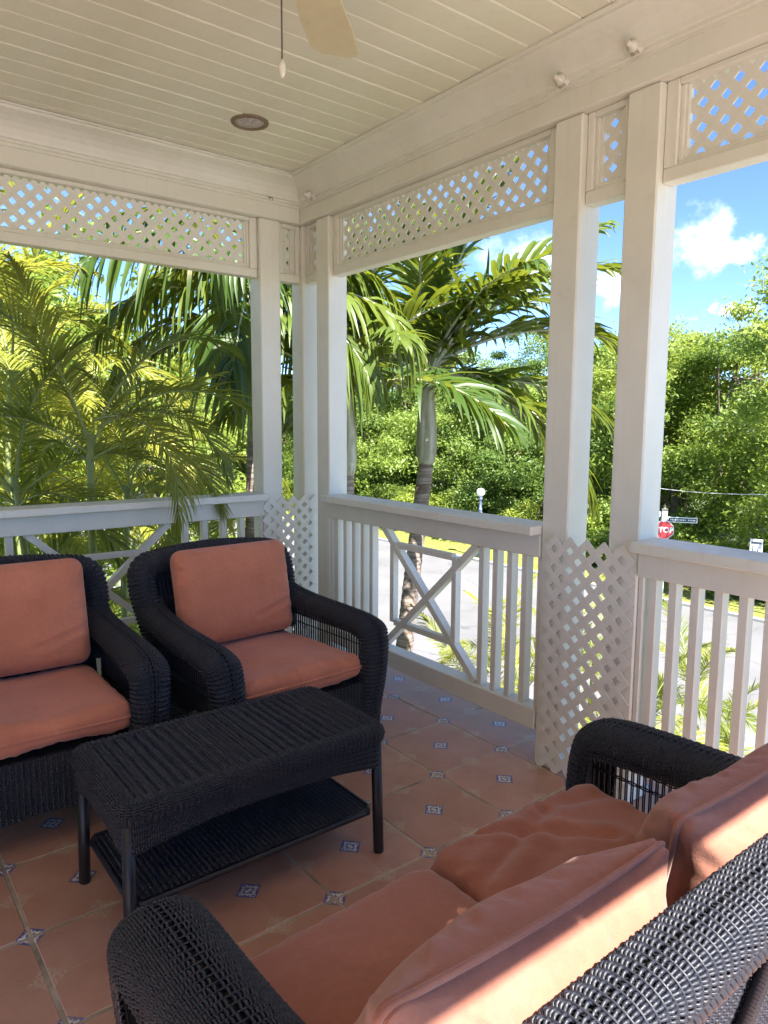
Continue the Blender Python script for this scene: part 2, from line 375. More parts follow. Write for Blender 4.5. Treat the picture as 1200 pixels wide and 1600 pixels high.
def frieze(name, label, axis, a0, a1, plane, side_board=True):
    """framed lattice panel under the beam; plane = centre plane, a0 < a1 along the axis"""
    t = thing(name, label, 'lattice panel', group='lattice panels under the beams'); z0, z1 = ZF, ZB-.001
    def bx(g, A0, A1, Z0, Z1, d0, d1, c=.003):
        lo, hi = ((A0, plane+d0, Z0), (A1, plane+d1, Z1)) if axis == 'x' else ((plane+d0, A0, Z0), (plane+d1, A1, Z1)); g.box(lo, hi, c)
    b = .048; sb = b if a1-a0 > .3 else .03
    for nm, (A0, A1, Z0, Z1) in {'bottom_board': (a0, a1, z0, z0+b), 'side_board': (a0, a0+sb, z0+b+.001, z1), 'side_board_': (a1-sb, a1, z0+b+.001, z1), 'top_board': (a0+sb+.001, a1-sb-.001, z1-.022, z1)}.items():
        g = Geo(); bx(g, A0, A1, Z0, Z1, -.034, .034); obj(nm.rstrip('_'), g, MAT['paint'], t)
    g = Geo(); w = .015
    i0, i1, j0, j1 = a0+sb+.0005, a1-sb-.0005, z0+b+.0005, z1-.0225
    for d0, d1, ww in ((-.022, .022, w), (-.014, .014, w*1.8)):
        bx(g, i0, i1, j0, j0+ww, d0, d1, .002); bx(g, i0, i0+ww, j0+ww, j1, d0, d1, .002); bx(g, i1-ww, i1, j0+ww, j1, d0, d1, .002)
    obj('bead', g, MAT['paint'], t)
    for s, p0, p1 in clipped(i0+.012, i1-.012, j0+.012, j1-.002, a0+.013): slat(t, p0, p1, s, axis, plane)
    return t
XF, YF = .085, .085
frieze('lattice_frieze', 'narrow framed lattice panel between the paired posts left of the left armchair', 'x', -2.2385, -2.046, YF)
frieze('lattice_frieze', 'long framed lattice panel under the left beam above the armchairs', 'x', -1.908, -.2685, YF)
frieze('lattice_frieze', 'narrow framed lattice panel between the corner post and the post left of it', 'x', -.131, .0245, YF)
frieze('lattice_frieze', 'narrow framed lattice panel between the corner post and the post right of it', 'y', -.1375, .0225, XF)
frieze('lattice_frieze', 'long framed lattice panel over the middle railing with the crossed braces', 'y', -1.9085, -.2750, XF)
frieze('lattice_frieze', 'narrow framed lattice panel between the two tall posts', 'y', -2.2395, -2.0460, XF)
frieze('lattice_frieze', 'framed lattice panel against blue sky above the stop sign', 'y', YB+.256, -2.3770, XF)
frieze('lattice_frieze', 'framed lattice panel over the left railing beside the house wall', 'x', XW+.002, -2.3765, YF)
for hx0, hx1, hl in ((-2.964, -1.742, 'added cream shading board behind the viewer, its house side'), (-1.438, -.002, 'added cream shading board behind the viewer, its street side')):
    tag(obj('shading_board', Geo().box((hx0, YB-.124, ZF), (hx1, YB-.056, ZB-.001), .004), MAT['paint']), hl, 'board')  # unseen boards added to cut a clean shadow edge across the sofa
frieze('lattice_frieze', 'short lattice panel added between the shading boards to dapple the sofa', 'x', -1.740, -1.440, YB-.09)  # unseen lattice added to throw a few sun spots on the cushions
def skirt(label, axis, a_start, sgn, plane, nc, nr, z0=.012):
    """loose lattice panel screwed to the faces of a pair of posts, its edges cut between the holes"""
    t = thing('lattice_screen', label, 'lattice panel', group='lattice panels between the railings'); h = .0402
    for s in (1, -1):
        for c in range(-nr-2, nc+nr+3):
            if c % 2: continue
            pts = [(i, (i-c) if s > 0 else (c-i)) for i in range(nc+1)]; pts = [q for q in pts if 0 <= q[1] <= nr]
            if len(pts) < 1: continue
            (i0, j0), (i1, j1) = pts[0], pts[-1]
            e = .22
            p0 = (a_start+sgn*(i0-e)*h, z0+(j0-e*s)*h); p1 = (a_start+sgn*(i1+e)*h, z0+(j1+e*s)*h)
            slat(t, (p0[0], max(p0[1], z0-.010)), (p1[0], p1[1]), s, axis, plane)
    return t
skirt('white lattice panel low in the corner behind the right armchair', 'x', -.262, 1, .0125, 9, 25)
skirt('lattice panel low between the paired posts left of the left armchair', 'x', -2.345, 1, .0125, 10, 25)
skirt('scalloped lattice panel fixed low across the two tall posts', 'y', -1.948, -1, .0125, 10, 25)

# railings
def railing(label, axis, a0, a1, bal, cross, plane=.058):
    """a0 < a1; bal: centres of the upright balusters; cross: (b0, b1, c0, c1) brace feet and bar rectangle"""
    t = thing('railing', label, 'railing', group='veranda railings')
    def bx(A0, A1, Z0, Z1, d0, d1, c=.003):
        lo, hi = ((A0, plane+d0, Z0), (A1, plane+d1, Z1)) if axis == 'x' else ((plane+d0, A0, Z0), (plane+d1, A1, Z1)); return Geo().box(lo, hi, c)
    e = .0015
    obj('top_rail', bx(a0+e, a1-e, ZR-.040, ZR, -.107, .078, .004), MAT['paint'], t)
    obj('upper_board', bx(a0+e, a1-e, .925, ZR-.0405, -.045, .03), MAT['paint'], t)
    obj('bottom_rail', bx(a0+e, a1-e, .150, .244, -.045, .045, .004), MAT['paint'], t)
    for c in bal: obj('baluster', bx(c-.016, c+.016, .2445, .9245, -.022, .022, .002), MAT['paint'], t)
    obj('end_batten', bx(a0+e, a0+e+.02, .2445, .9245, -.03, .03, .002), MAT['paint'], t); obj('end_batten', bx(a1-e-.02, a1-e, .2445, .9245, -.03, .03, .002), MAT['paint'], t)
    if cross:
        b0, b1, c0, c1 = cross; zt, zb_ = .9235, .2455
        def bar(p, q, w, d0, d1, nm='brace'):
            L = math.hypot(q[0]-p[0], q[1]-p[1]); g = Geo().box((-L/2, d0, -w/2), (L/2, d1, w/2), .002); o = obj(nm, g, MAT['paint'], t); ang = math.atan2(q[1]-p[1], q[0]-p[0]); c = ((p[0]+q[0])/2, (p[1]+q[1])/2)
            if axis == 'x': o.location = (c[0], plane, c[1]); o.rotation_euler = (0, -ang, 0)
            else:
                # local +Y must point to -X so that the shown side stays inside
                o.location = (plane, c[0], c[1]); o.rotation_euler = (Matrix.Rotation(math.pi/2, 3, 'Z') @ Matrix.Rotation(-ang, 3, 'Y')).to_euler()
        bar((b0, zb_), (b1, zt), .036, -.0225, .0205); bar((b0, zt), (b1, zb_), .036, -.0205, .0225)
        f = lambda a: zb_+(zt-zb_)*(a-b0)/(b1-b0)
        z_hi, z_lo = f(c1)-.012, f(c0)+.012
        bar((c0, z_lo), (c0, z_hi), .032, -.0185, .0185, 'cross_bar'); bar((c1, z_lo), (c1, z_hi), .032, -.0185, .0185, 'cross_bar')
        bar((c0+.017, z_hi), (c1-.017, z_hi), .032, -.0175, .0175, 'cross_bar'); bar((c0+.017, z_lo), (c1-.017, z_lo), .032, -.0175, .0175, 'cross_bar')
    return t
railing('cream railing with crossed braces between the corner and the tall posts', 'y', -1.909, -.2745, [-.327, -.415, -.503, -.589, -.675, -1.542, -1.631, -1.719, -1.807], (-1.507, -.779, -1.352, -.860))
railing('cream railing running past the stop sign behind the sofa arm', 'y', YB+.2555, -2.3765, [-2.432, -2.512, -2.597, -2.683, -2.769, -2.855, -3.60, -3.69, -3.78, -3.87, -3.96], (-3.52, -2.92, -3.38, -3.06))
railing('cream railing with crossed braces behind the two armchairs', 'x', -1.9085, -.268, [-1.79, -1.68, -.762, -.645, -.525, -.405], (-1.60, -.858, -1.45, -1.01))
railing('cream railing along the left side beside the house wall', 'x', XW+.002, -2.3765, [-4.4+.11*k for k in range(19)], None)

# ceiling fittings
def knob(px_y, z, label, face='x'):
    t = thing('light_hook', label, 'hook', group='hooks on the beams'); g = Geo()
    prof = [(.0, 0), (.026, 0), (.027, .006), (.014, .010), (.012, .018), (.021, .026), (.022, .034), (.013, .044), (.009, .052), (.011, .058), (.007, .064), (0, .066)]
    lathe(g, prof, 16); o = obj('knob', g, MAT['brass'], t)
    g2 = Geo(); add_tube(g2, [(0, .0, .03)]+[(.034*math.sin(a), .034*math.cos(a)-.0, .022+.01*math.cos(a)) for a in np.linspace(-2.2, 1.9, 14)], .0022, 5); obj('wire_loop', g2, MAT['brass'], t)
    if face == 'x': t.location = (-.0195, px_y, z); t.rotation_euler = (0, -math.pi/2, 0)
    else: t.location = (px_y, -.0195, z); t.rotation_euler = (math.pi/2, 0, 0)
    return t
knob(-1.984, 2.806, 'ceramic hook on the beam above the two tall posts, farther of the pair')
knob(-2.299, 2.806, 'ceramic hook on the beam above the blue sky lattice')
knob(-.175, 2.806, 'small ceramic hook on the right beam close to the ceiling corner')
hk = thing('wire_hook', 'tiny rusty wire hook on the left beam near the ceiling corner', 'hook', (-.215, -.011, 2.80)); g = Geo()
add_tube(g, [(0, .01, .0), (0, -.018, 0), (0.006, -.026, -.008), (.004, -.03, -.02)], .0022, 5); add_tube(g, [(-.014, .01, .004), (-.014, -.014, .002), (-.012, -.024, -.016)], .0022, 5); obj('wire', g, MAT['dark_metal'], hk)
dl = thing('recessed_downlight', 'round recessed ceiling light with rusty rim', 'ceiling light', (-.665, -.635, ZC))
g = Geo(); lathe(g, [(.066, -.002), (.072, -.010), (.088, -.007), (.090, .0), (.090, .004)], 32); obj('rim', g, simple('rusty_rim', (.20, .145, .085), .5), dl)
g = Geo(); lathe(g, [(0, -.010), (.03, -.0085), (.055, -.004), (.0655, .0005)], 28)
m = M('mottled_lamp_glass'); n = m.noise(70, 3, .7); m.set(Base_Color=m.ramp(n, [(.4, (.30, .25, .24)), (.6, (.52, .47, .46))]), Roughness=.3); obj('lamp_glass', g, m.m, dl)
# fan
fan = thing('ceiling_fan', 'ivory ceiling fan with pull chain above the coffee table', 'ceiling fan', (-1.43, -2.29, 0))
g = Geo(); lathe(g, [(0, ZC-.001), (.07, ZC-.001), (.068, ZC-.03), (.03, ZC-.06), (.014, ZC-.065), (.014, 2.80), (.06, 2.795), (.105, 2.775), (.115, 2.74), (.115, 2.70), (.09, 2.672), (.05, 2.66), (.045, 2.63), (.0, 2.625)], 28); obj('motor_housing', g, MAT['blade'], fan)
for k in range(5):
    a = R(45.9+72*k); g = Geo(); L0, L1, n = .19, .665, 14
    xs = np.linspace(L0, L1, n); wdt = .058+.022*np.clip((xs-L0)/.3, 0, 1); endf = np.sqrt(np.clip(1-np.clip((xs-(L1-.03))/.030, 0, 1)**2, .0, 1)); wdt = np.where(xs > L1-.03, wdt-.03+.03*endf, wdt)
    tw = R(11); ring = []
    for x, w in zip(xs, wdt):
        for sy, sz in ((-1, -1), (-1, 1), (1, 1), (1, -1)): ring.append((x, sy*w*math.cos(tw), sy*w*math.sin(tw)+sz*.0035))
    F = grid_faces(n, 4, True).tolist()+[[0, 1, 2, 3], [4*(n-1)+3, 4*(n-1)+2, 4*(n-1)+1, 4*(n-1)]]
    bl = obj('blade', Geo().add(ring, F), MAT['blade'], fan, (0, 0, 2.685), (0, 0, a))
    g = Geo().box((.09, -.02, .004), (.27, .02, .010), .002); obj('blade_bracket', g, MAT['dark_metal'], bl)
g = Geo(); add_tube(g, [(0, 0, 2.73), (0, 0, 2.46)], .0022, 6); ch = obj('pull_chain', g, MAT['dark_metal'], fan, (-.014, .008, -.110))
g = Geo(); lathe(g, [(0, 2.425), (.004, 2.427), (.008, 2.437), (.009, 2.452), (.005, 2.466), (.0, 2.468)], 12); obj('chain_bell', g, MAT['brass'], ch)

# ================================================================== FURNITURE: woven wicker, every strand real
def resample(P, n, closed=False):
    P = np.asarray(P, float); Q = np.concatenate([P, P[:1]]) if closed else P
    d = np.concatenate([[0], np.cumsum(np.linalg.norm(np.diff(Q, axis=0), axis=1))]); t = np.linspace(0, d[-1], n+1)[:-1] if closed else np.linspace(0, d[-1], n)
    return np.stack([np.interp(t, d, Q[:, k]) for k in range(Q.shape[1])], -1)
def smooth_path(P, it=3):
    P = np.asarray(P, float)
    for _ in range(it):                            # Chaikin, ends kept
        A = P[:-1]*.75+P[1:]*.25; B = P[:-1]*.25+P[1:]*.75; Q = np.empty((2*len(A), P.shape[1])); Q[0::2] = A; Q[1::2] = B; P = np.concatenate([P[:1], Q, P[-1:]])
    return P
def plen(P): return float(np.linalg.norm(np.diff(np.asarray(P), axis=0), axis=1).sum())
def weave(g, S, Lu, Lv, pitch, stake, amp=None, fat=1.0, core=True, wrap=False, stakes=True, gcore=None):
    """S(U,V) -> points for U, V in 0..1; strands run along U and pass over and under the stakes"""
    amp = amp or pitch*.55
    nst = max(2, round(Lu/stake)); nv = max(2, round(Lv/pitch)); ns = 4*nst+1
    U = np.linspace(0, 1, ns); Vv = (np.arange(nv)+.5)/nv
    UU, VV = np.meshgrid(U, Vv); P = S(UU, VV); e = 1e-3
    du = S(np.clip(UU+e, 0, 1), VV)-S(np.clip(UU-e, 0, 1), VV); dv = S(UU, np.clip(VV+e, 0, 1))-S(UU, np.clip(VV-e, 0, 1))
    N = np.cross(du, dv); N /= np.linalg.norm(N, axis=-1, keepdims=True)+1e-12; T = dv/(np.linalg.norm(dv, axis=-1, keepdims=True)+1e-12)
    sg = np.array([-1.5, .35, .75, .35])[(np.arange(ns)) % 4][None, :]*rng.uniform(.8, 1.2, (nv, 1))+.25*np.where(np.arange(nv) % 2 == 0, 1.0, -1.0)[:, None]*np.cos(np.pi*np.linspace(0, nst, ns))[None, :]
    jit = rng.normal(0, pitch*.06, (nv, ns)); C0 = rng.normal(0, pitch*.05, (nv, ns))
    C = P+N*(sg*amp+jit)[..., None]+T*C0[..., None]
    w = pitch*.47*fat; t = pitch*.42
    ring = np.stack([C+T*w, C+N*t, C-T*w, C-N*t], 2)
    base = (np.arange(nv)*ns*4)[:, None, None]; i = (np.arange(ns-1)*4)[None, :, None]; k = np.arange(4)[None, None, :]; k2 = (k+1) % 4
    F = np.stack([base+i+k, base+i+4+k, base+i+4+k2, base+i+k2], -1).reshape(-1, 4)
    g.add(ring.reshape(-1, 3), F, True)
    if stakes:
        r = pitch*.34; m = max(4, nv//2); us = np.linspace(0, 1, nst+1); A, B = np.meshgrid(us, np.linspace(0, 1, m), indexing='ij'); Q = S(A, B)
        n2 = np.cross(S(np.clip(A+e, 0, 1), B)-S(np.clip(A-e, 0, 1), B), S(A, np.clip(B+e, 0, 1))-S(A, np.clip(B-e, 0, 1))); n2 /= np.linalg.norm(n2, axis=-1, keepdims=True)+1e-12
        tu = S(np.clip(A+e, 0, 1), B)-S(np.clip(A-e, 0, 1), B); tu /= np.linalg.norm(tu, axis=-1, keepdims=True)+1e-12
        rg = np.stack([Q+tu*r, Q+n2*r, Q-tu*r, Q-n2*r], 2); base = (np.arange(nst+1)*m*4)[:, None, None]; i = (np.arange(m-1)*4)[None, :, None]
        g.add(rg.reshape(-1, 3), np.stack([base+i+k, base+i+k2, base+i+4+k2, base+i+4+k], -1).reshape(-1, 4), True)
    if core:
        m1, m2 = max(8, nst//2), 10; A, B = np.meshgrid(np.linspace(0, 1, m1), np.linspace(0, 1, m2), indexing='ij'); Q = S(A, B)
        n2 = np.cross(S(np.clip(A+e, 0, 1), B)-S(np.clip(A-e, 0, 1), B), S(A, np.clip(B+e, 0, 1))-S(A, np.clip(B-e, 0, 1))); n2 /= np.linalg.norm(n2, axis=-1, keepdims=True)+1e-12
        (gcore or g).add((Q-n2*(amp+pitch*.9)).reshape(-1, 3), grid_faces(m1, m2), True)
def sweep_surface(path, frame_n, section, scale=None):
    """path (n,3), frame_n (n,3) 'up' normals; section(v)-> (side, up); returns S(U,V)"""
    path = np.asarray(path, float); frame_n = np.asarray(frame_n, float); T = np.gradient(path, axis=0); T /= np.linalg.norm(T, axis=1, keepdims=True)
    side = np.cross(T, frame_n); side /= np.linalg.norm(side, axis=1, keepdims=True)
    d = np.concatenate([[0], np.cumsum(np.linalg.norm(np.diff(path, axis=0), axis=1))]); d /= d[-1]
    def S(U, V):
        f = lambda A: np.stack([np.interp(U, d, A[:, k]) for k in range(3)], -1)
        a, b = section(V); sc = 1.0 if scale is None else np.interp(U, d, scale)
        return f(path)+f(side)*(a*sc)[..., None]+f(frame_n)*(b*sc)[..., None]
    return S
def open_panel(g, A, B, C, D, cane, gap, bands, r=.0032, rows=4, cross=None):
    """open cane work on the quad A(bottom start) B(bottom end) C(top end) D(top start): upright canes in pairs, woven bands across"""
    A, B, C, D = map(np.asarray, (A, B, C, D)); L = np.linalg.norm(B-A); n = max(2, int(L/gap))
    nrm = np.cross(B-A, D-A); nrm = nrm/np.linalg.norm(nrm); H = np.linalg.norm(D-A)
    for i in range(n+1):
        u = i/n
        for o in (-.28, .28):
            uu = min(1, max(0, u+o/n*.55)); add_tube(g, [A+(B-A)*uu, D+(C-D)*uu], r, 4, cap=False)
    for v0, v1 in bands:
        k = max(1, int((v1-v0)*H/(cane*1.05)))
        for j in range(k):
            v = v0+(v1-v0)*(j+.5)/k; P0, P1 = A+(D-A)*v, B+(C-B)*v; us = np.linspace(0, 1, 2*n+1)
            off = np.cos(np.pi*us*n)*(1 if j % 2 else -1)*r*1.1
            add_tube(g, P0+(P1-P0)*us[:, None]+nrm*off[:, None], cane*.5, 4, cap=False)
    if cross:
        v0, v1 = cross
        for i in range(n):
            for s in (0, 1):
                ua, ub = (i+s)/n, (i+1-s)/n; add_tube(g, [A+(B-A)*ua+(D-A)*v0, A+(B-A)*ub+(D-A)*v1], r*.8, 4, cap=False)

def seat_frame(root, wi, aw, yf, arm, yb0, yb1, ztop, pitch, stake, back_a=.05, back_b=.078, seat_z=.34, corner=.12, flare=.05, out_panel=False):
    """wicker armchair / loveseat facing -Y. wi: half width between the arms, aw: arm width, arm: side path (y,z)"""
    mw, mc = MAT['wicker'], MAT['wicker_core']; gc = Geo()
    xa = wi+aw/2
    for s in (-1, 1):                              # arms: a rolled strip that runs forward and folds down to the floor
        p2 = resample(smooth_path(arm, 3), 60); n = len(p2); t = np.linspace(0, 1, n)
        px = s*(xa-.018+.030*np.sin(np.pi*np.clip(t*1.15, 0, 1)))
        path = np.stack([px, p2[:, 0], p2[:, 1]], -1); T = np.gradient(p2, axis=0); T /= np.linalg.norm(T, axis=1, keepdims=True)
        up = np.stack([np.zeros(n), T[:, 1]*-1, T[:, 0]], -1); up *= np.sign(up[5, 2])
        hw_, dp = aw*.5, aw*.40
        def sec(V):
            th = (V-.5)*math.pi*1.12; x = np.sin(th); y = np.cos(th)
            return hw_*np.sign(x)*np.abs(x)**.75, dp*(np.sign(y)*np.abs(y)**.8)-dp
        sc = 1.0+.10*np.exp(-((t-.52)/.16)**2)-.16*np.clip((t-.75)/.25, 0, 1)
        S = sweep_surface(path, up, sec, sc); g = Geo()
        S2 = (lambda U, V, S=S: S(U, 1-V))
        Q = S(np.array([.5]), np.array([.5, ])); weave(g, S2 if s*0 == 0 and orient_ok(S2, np.array([0, 0, 1.0]), .2) else S, plen(path), aw*2.0, pitch, stake, gcore=gc)
        tag(obj('arm', g, mw, root), kind='stuff')
        zs = np.interp(0, -p2[:30, 0], p2[:30, 1])
        y0, y1 = yf+.055, yb0-.02; zt = arm[2][1]-aw*.55; x = s*(wi+aw*.42); g = Geo()
        open_panel(g, (x, y0, .13), (x, y1, .13), (x, y1, zt), (x, y0, zt), max(pitch, .006)*.8, .019, [(0, .28), (.58, .63), (.80, .83), (.90, 1.0)], .0026, cross=(.30, .56))
        tag(obj('side_panel', g, mw, root), kind='stuff')
    # back: rolled border running up one side, along the top and down the other
    k = wi+aw*.55; hb = ztop-back_a; P = [(-k+flare*.9, .44), (-k+flare*.35, .58), (-k-.004, hb-corner), (-k+.012, hb-.018), (-k+corner, hb), (0, hb+.018), (k-corner, hb), (k-.012, hb-.018), (k+.004, hb-corner), (k-flare*.35, .58), (k-flare*.9, .44)]
    p2 = resample(smooth_path(P, 3), 110); f = (p2[:, 1]-.36)/(ztop-.36); yy = yb0+(yb1-yb0)*f
    path = np.stack([p2[:, 0], yy, p2[:, 1]], -1); T = np.gradient(path, axis=0); T /= np.linalg.norm(T, axis=1, keepdims=True)
    fwd = np.array([0, -1.0, 0])-T*(T @ np.array([0, -1.0, 0]))[:, None]; fwd /= np.linalg.norm(fwd, axis=1, keepdims=True)
    def sec2(V):
        th = V*2*math.pi; x, y = np.cos(th), np.sin(th); return back_a*np.sign(x)*np.abs(x)**.85, back_b*np.sign(y)*np.abs(y)**.85
    S = sweep_surface(path, fwd, sec2); S2 = (lambda U, V, S=S: S(U, 1-V)); g = Geo()
    weave(g, S if outward(S, path) else S2, plen(path), 2*math.pi*math.sqrt((back_a**2+back_b**2)/2), pitch, stake, gcore=gc)
    tag(obj('back_roll', g, mw, root), kind='stuff')
    ym = lambda z: yb0+(yb1-yb0)*(z-.36)/(ztop-.36); z1 = ztop-back_a*1.6; g = Geo()
    open_panel(g, (-wi-.01, ym(.36), .36), (wi+.01, ym(.36), .36), (wi+.03, ym(z1), z1), (-wi-.03, ym(z1), z1), max(pitch, .006)*.8, .019, [(0, .5), (.62, .70), (.86, 1.0)], .0026, cross=(.5, .62))
    tag(obj('back_panel', g, mw, root), kind='stuff')
    # apron under the seat, outer back
    g = Geo(); za, zb_ = .10, seat_z
    Sf = lambda U, V: np.stack([(-wi+2*wi*U), np.full_like(U, yf+.035)+.0*V, za+.035*np.sin(np.pi*U)+(zb_-za-.035*np.sin(np.pi*U))*V], -1)
    weave(g, Sf, 2*wi, zb_-za, pitch, stake, gcore=gc); tag(obj('front_apron', g, mw, root), kind='stuff')
    yo = lambda z: ym(max(z, .2))+back_b*.55
    zlo, zhi = .12, ztop-back_a*2.0; a0 = np.array([0, ym(zlo if zlo > .36 else .36)+back_b*.62, 0]); kk = k-flare*.5
    Sb = lambda U, V: np.stack([kk-2*kk*U, (yb0+(yb1-yb0)*(np.clip(zlo+(zhi-zlo)*V, .3, 2)-.36)/(ztop-.36))+back_b*.60, zlo+(zhi-zlo)*V], -1)
    g = Geo(); pp = pitch if out_panel else pitch*2.0
    weave(g, Sb, 2*kk, zhi-zlo, pp, stake*1.1, gcore=gc, core=True); tag(obj('outer_back', g, mw, root), kind='stuff')
    if out_panel:                                  # braid under the roll and upright poles behind
        g = Geo(); us = np.linspace(-kk, kk, 420); zz = zhi+.006
        for ph in (0, 2.09, 4.19):
            add_tube(g, np.stack([us, np.full_like(us, ym(zz)+back_b*.66)+.007*np.cos(us*150+ph)+.012, zz+.010*np.sin(us*150+ph)], -1), .0062, 5)
        obj('braid', g, mw, root)
        for xx in np.linspace(-kk+.12, kk-.12, 5):
            g = Geo(); zz = np.linspace(.08, zhi-.02, 150); add_tube(g, np.stack([np.full_like(zz, xx), [ym(max(z, .3))+back_b*.60+.018 for z in zz], zz], -1), .0125+.0016*np.cos(np.arange(150)*math.pi), 8); obj('pole', g, mw, root)
    g = Geo().box((-wi, yf+.05, seat_z-.05), (wi, yb0+.03, seat_z-.006)); obj('seat_deck', g, mc, root)
    obj('shadow_lining', gc, mc, root)  # near-black shell under the strands, shade inside the weave put into its colour
    for sx in (-1, 1):
        for yy_ in (yf+.06, yb0+.02):
            g = Geo(); add_tube(g, [(sx*(wi+aw*.35), yy_, .0), (sx*(wi+aw*.35), yy_, .2)], [.018, .022], 10); obj('leg', g, MAT['legmetal'], root)
def _n(S, u, v):
    e = 1e-3; U = np.array([u]); V = np.array([v]); return np.cross((S(U+e, V)-S(U-e, V))[0], (S(U, V+e)-S(U, V-e))[0])
def orient_ok(S, want, u=.5, v=.5): return _n(S, u, v) @ want > 0
def outward(S, path):
    c = np.array(path).mean(0); p = S(np.array([.5]), np.array([.25]))[0]; m = np.array(path)[len(path)//2]; return _n(S, .5, .25) @ (p-m) > 0

chair_arm = [(.33, .70), (.24, .655), (.05, .632), (-.20, .622), (-.36, .615), (-.455, .59), (-.478, .50), (-.475, .36), (-.455, .20), (-.44, .03)]
chair = thing('armchair', 'black wicker armchair with salmon cushions nearest the veranda corner', 'armchair', group='wicker armchairs along the left railing')
seat_frame(chair, .305, .130, -.47, chair_arm, .235, .40, .895, .0082, .0185)
chair.location = (-.865, -.965, 0); chair.rotation_euler = (0, 0, R(3.0))
chair2 = copy_tree(chair); tag(chair2, 'black wicker armchair at the left edge, cut off by the picture frame')
chair2.location = (-1.83, -.865, 0); chair2.rotation_euler = (0, 0, R(-2.0))
sofa_arm = [(.36, .72), (.26, .665), (.06, .64), (-.18, .632), (-.33, .624), (-.425, .598), (-.452, .49), (-.45, .36), (-.43, .20), (-.42, .03)]
sofa = thing('loveseat', 'black wicker loveseat in the near corner with sunlit back', 'sofa')
seat_frame(sofa, .590, .160, -.44, sofa_arm, .285, .385, .795, .0066, .0190, back_a=.040, back_b=.052, corner=.13, flare=.04, out_panel=True)
sofa.location = (-1.275, -3.045, 0); sofa.rotation_euler = (0, 0, math.pi)

# coffee table
table = thing('coffee_table', 'low black wicker coffee table with lower shelf in front of the armchairs', 'coffee table', (-1.370, -1.795, 0))
TW, TD, TZ = .455, .245, .462; tp, ts = .0070, .0175; gc = Geo()
def tab_top(U, V):
    x = (-TW+2*TW*U); y = -TD+2*TD*V; return np.stack([x, y, np.full_like(x, TZ)], -1)
g = Geo(); IN = .045
St = lambda U, V: np.stack([-TW+IN+2*(TW-IN)*U, -TD+IN+2*(TD-IN)*V, np.full_like(U, TZ-.002)+.0048*np.cos(U*2*math.pi*26)], -1)
weave(g, St, 2*(TW-IN), 2*(TD-IN), tp, .0165, gcore=gc); tag(obj('table_top', g, MAT['wicker'], table), kind='stuff')
# rolled rim and apron: one strip running round the table, from the top edge down
rc = .05
def rrect(n, a, b, r):
    P = []
    for cx, cy, t0 in ((a-r, -b+r, -90), (a-r, b-r, 0), (-a+r, b-r, 90), (-a+r, -b+r, 180)):
        for t in np.linspace(t0, t0+90, 9): P.append((cx+r*math.cos(R(t)), cy+r*math.sin(R(t))))
    return resample(P, n, closed=True)
LOOP = rrect(200, TW, TD, rc); LOOP = np.concatenate([LOOP, LOOP[:1]]); INN = rrect(200, TW-IN, TD-IN, .012); 
dd = np.linspace(0, 1, 201)
ctr = lambda U: np.stack([np.interp(U, dd, LOOP[:, 0]), np.interp(U, dd, LOOP[:, 1])], -1)
lt = np.roll(LOOP[:-1], -1, 0)-np.roll(LOOP[:-1], 1, 0); lt /= np.linalg.norm(lt, axis=1, keepdims=True); LN = np.stack([lt[:, 1], -lt[:, 0]], -1); LN = np.concatenate([LN, LN[:1]])
nor = lambda U: np.stack([np.interp(U, dd, LN[:, 0]), np.interp(U, dd, LN[:, 1])], -1)
rim_prof = np.array([(-.050, TZ-.004), (-.035, TZ+.004), (-.015, TZ+.004), (.0, TZ-.006), (.007, TZ-.022), (.004, TZ-.040), (-.004, TZ-.052)])
apr_prof = np.array([(-.008, TZ-.050), (-.008, TZ-.135)])
def strip(prof):
    d = np.concatenate([[0], np.cumsum(np.linalg.norm(np.diff(prof, axis=0), axis=1))]); L = d[-1]; d = d/L
    def S(U, V):
        o = np.interp(V, d, prof[:, 0]); z = np.interp(V, d, prof[:, 1]); c = ctr(U)+nor(U)*o[..., None]
        if len(prof) == 2: w_ = np.clip((np.minimum(np.abs(c[..., 0])/TW, np.abs(c[..., 1])/TD)-.25)/.72, 0, 1)**1.6; z = prof[0][1]-(prof[0][1]-z)*(.68+.45*w_)
        return np.concatenate([c, z[..., None]], -1)
    return S, L
per = plen(np.c_[LOOP, np.zeros(len(LOOP))])
for nm, prof in (('rim', rim_prof), ('apron', apr_prof)):
    S, L = strip(prof); S = S if orient_ok(S, np.array([*nor(np.array([.2]))[0], .5]), .2) else (lambda U, V, S=S: S(U, 1-V)); g = Geo()
    if nm == 'apron':                              # strands of the apron stand upright
        S3 = (lambda U, V, S=S: S(V, U)); S3 = S3 if orient_ok(S3, np.array([*nor(np.array([.2]))[0], 0.0]), .5, .2) else (lambda U, V, S=S: S(1-V, U)); weave(g, S3, L, per, tp, .017, gcore=gc)
    else: weave(g, S, per, L, tp, ts, gcore=gc)
    tag(obj(nm, g, MAT['wicker'], table), kind='stuff')
g = Geo(); sw, sdp, sz = TW-.045, TD-.04, .155
Ss = lambda U, V: np.stack([-sw+2*sw*U, -sdp+2*sdp*V, np.full_like(U, sz)], -1)
weave(g, Ss, 2*sw, 2*sdp, tp*1.1, ts, gcore=gc); sh = tag(obj('shelf', g, MAT['wicker'], table), kind='stuff')
g = Geo(); add_tube(g, [(x, y, sz-.002) for x, y in rrect(60, sw+.006, sdp+.006, .02)], .0105, 8, closed=True); obj('shelf_frame', g, MAT['legmetal'], sh)
obj('shadow_lining', gc, MAT['wicker_core'], table)  # dark shell painted as the shade behind the table's weave
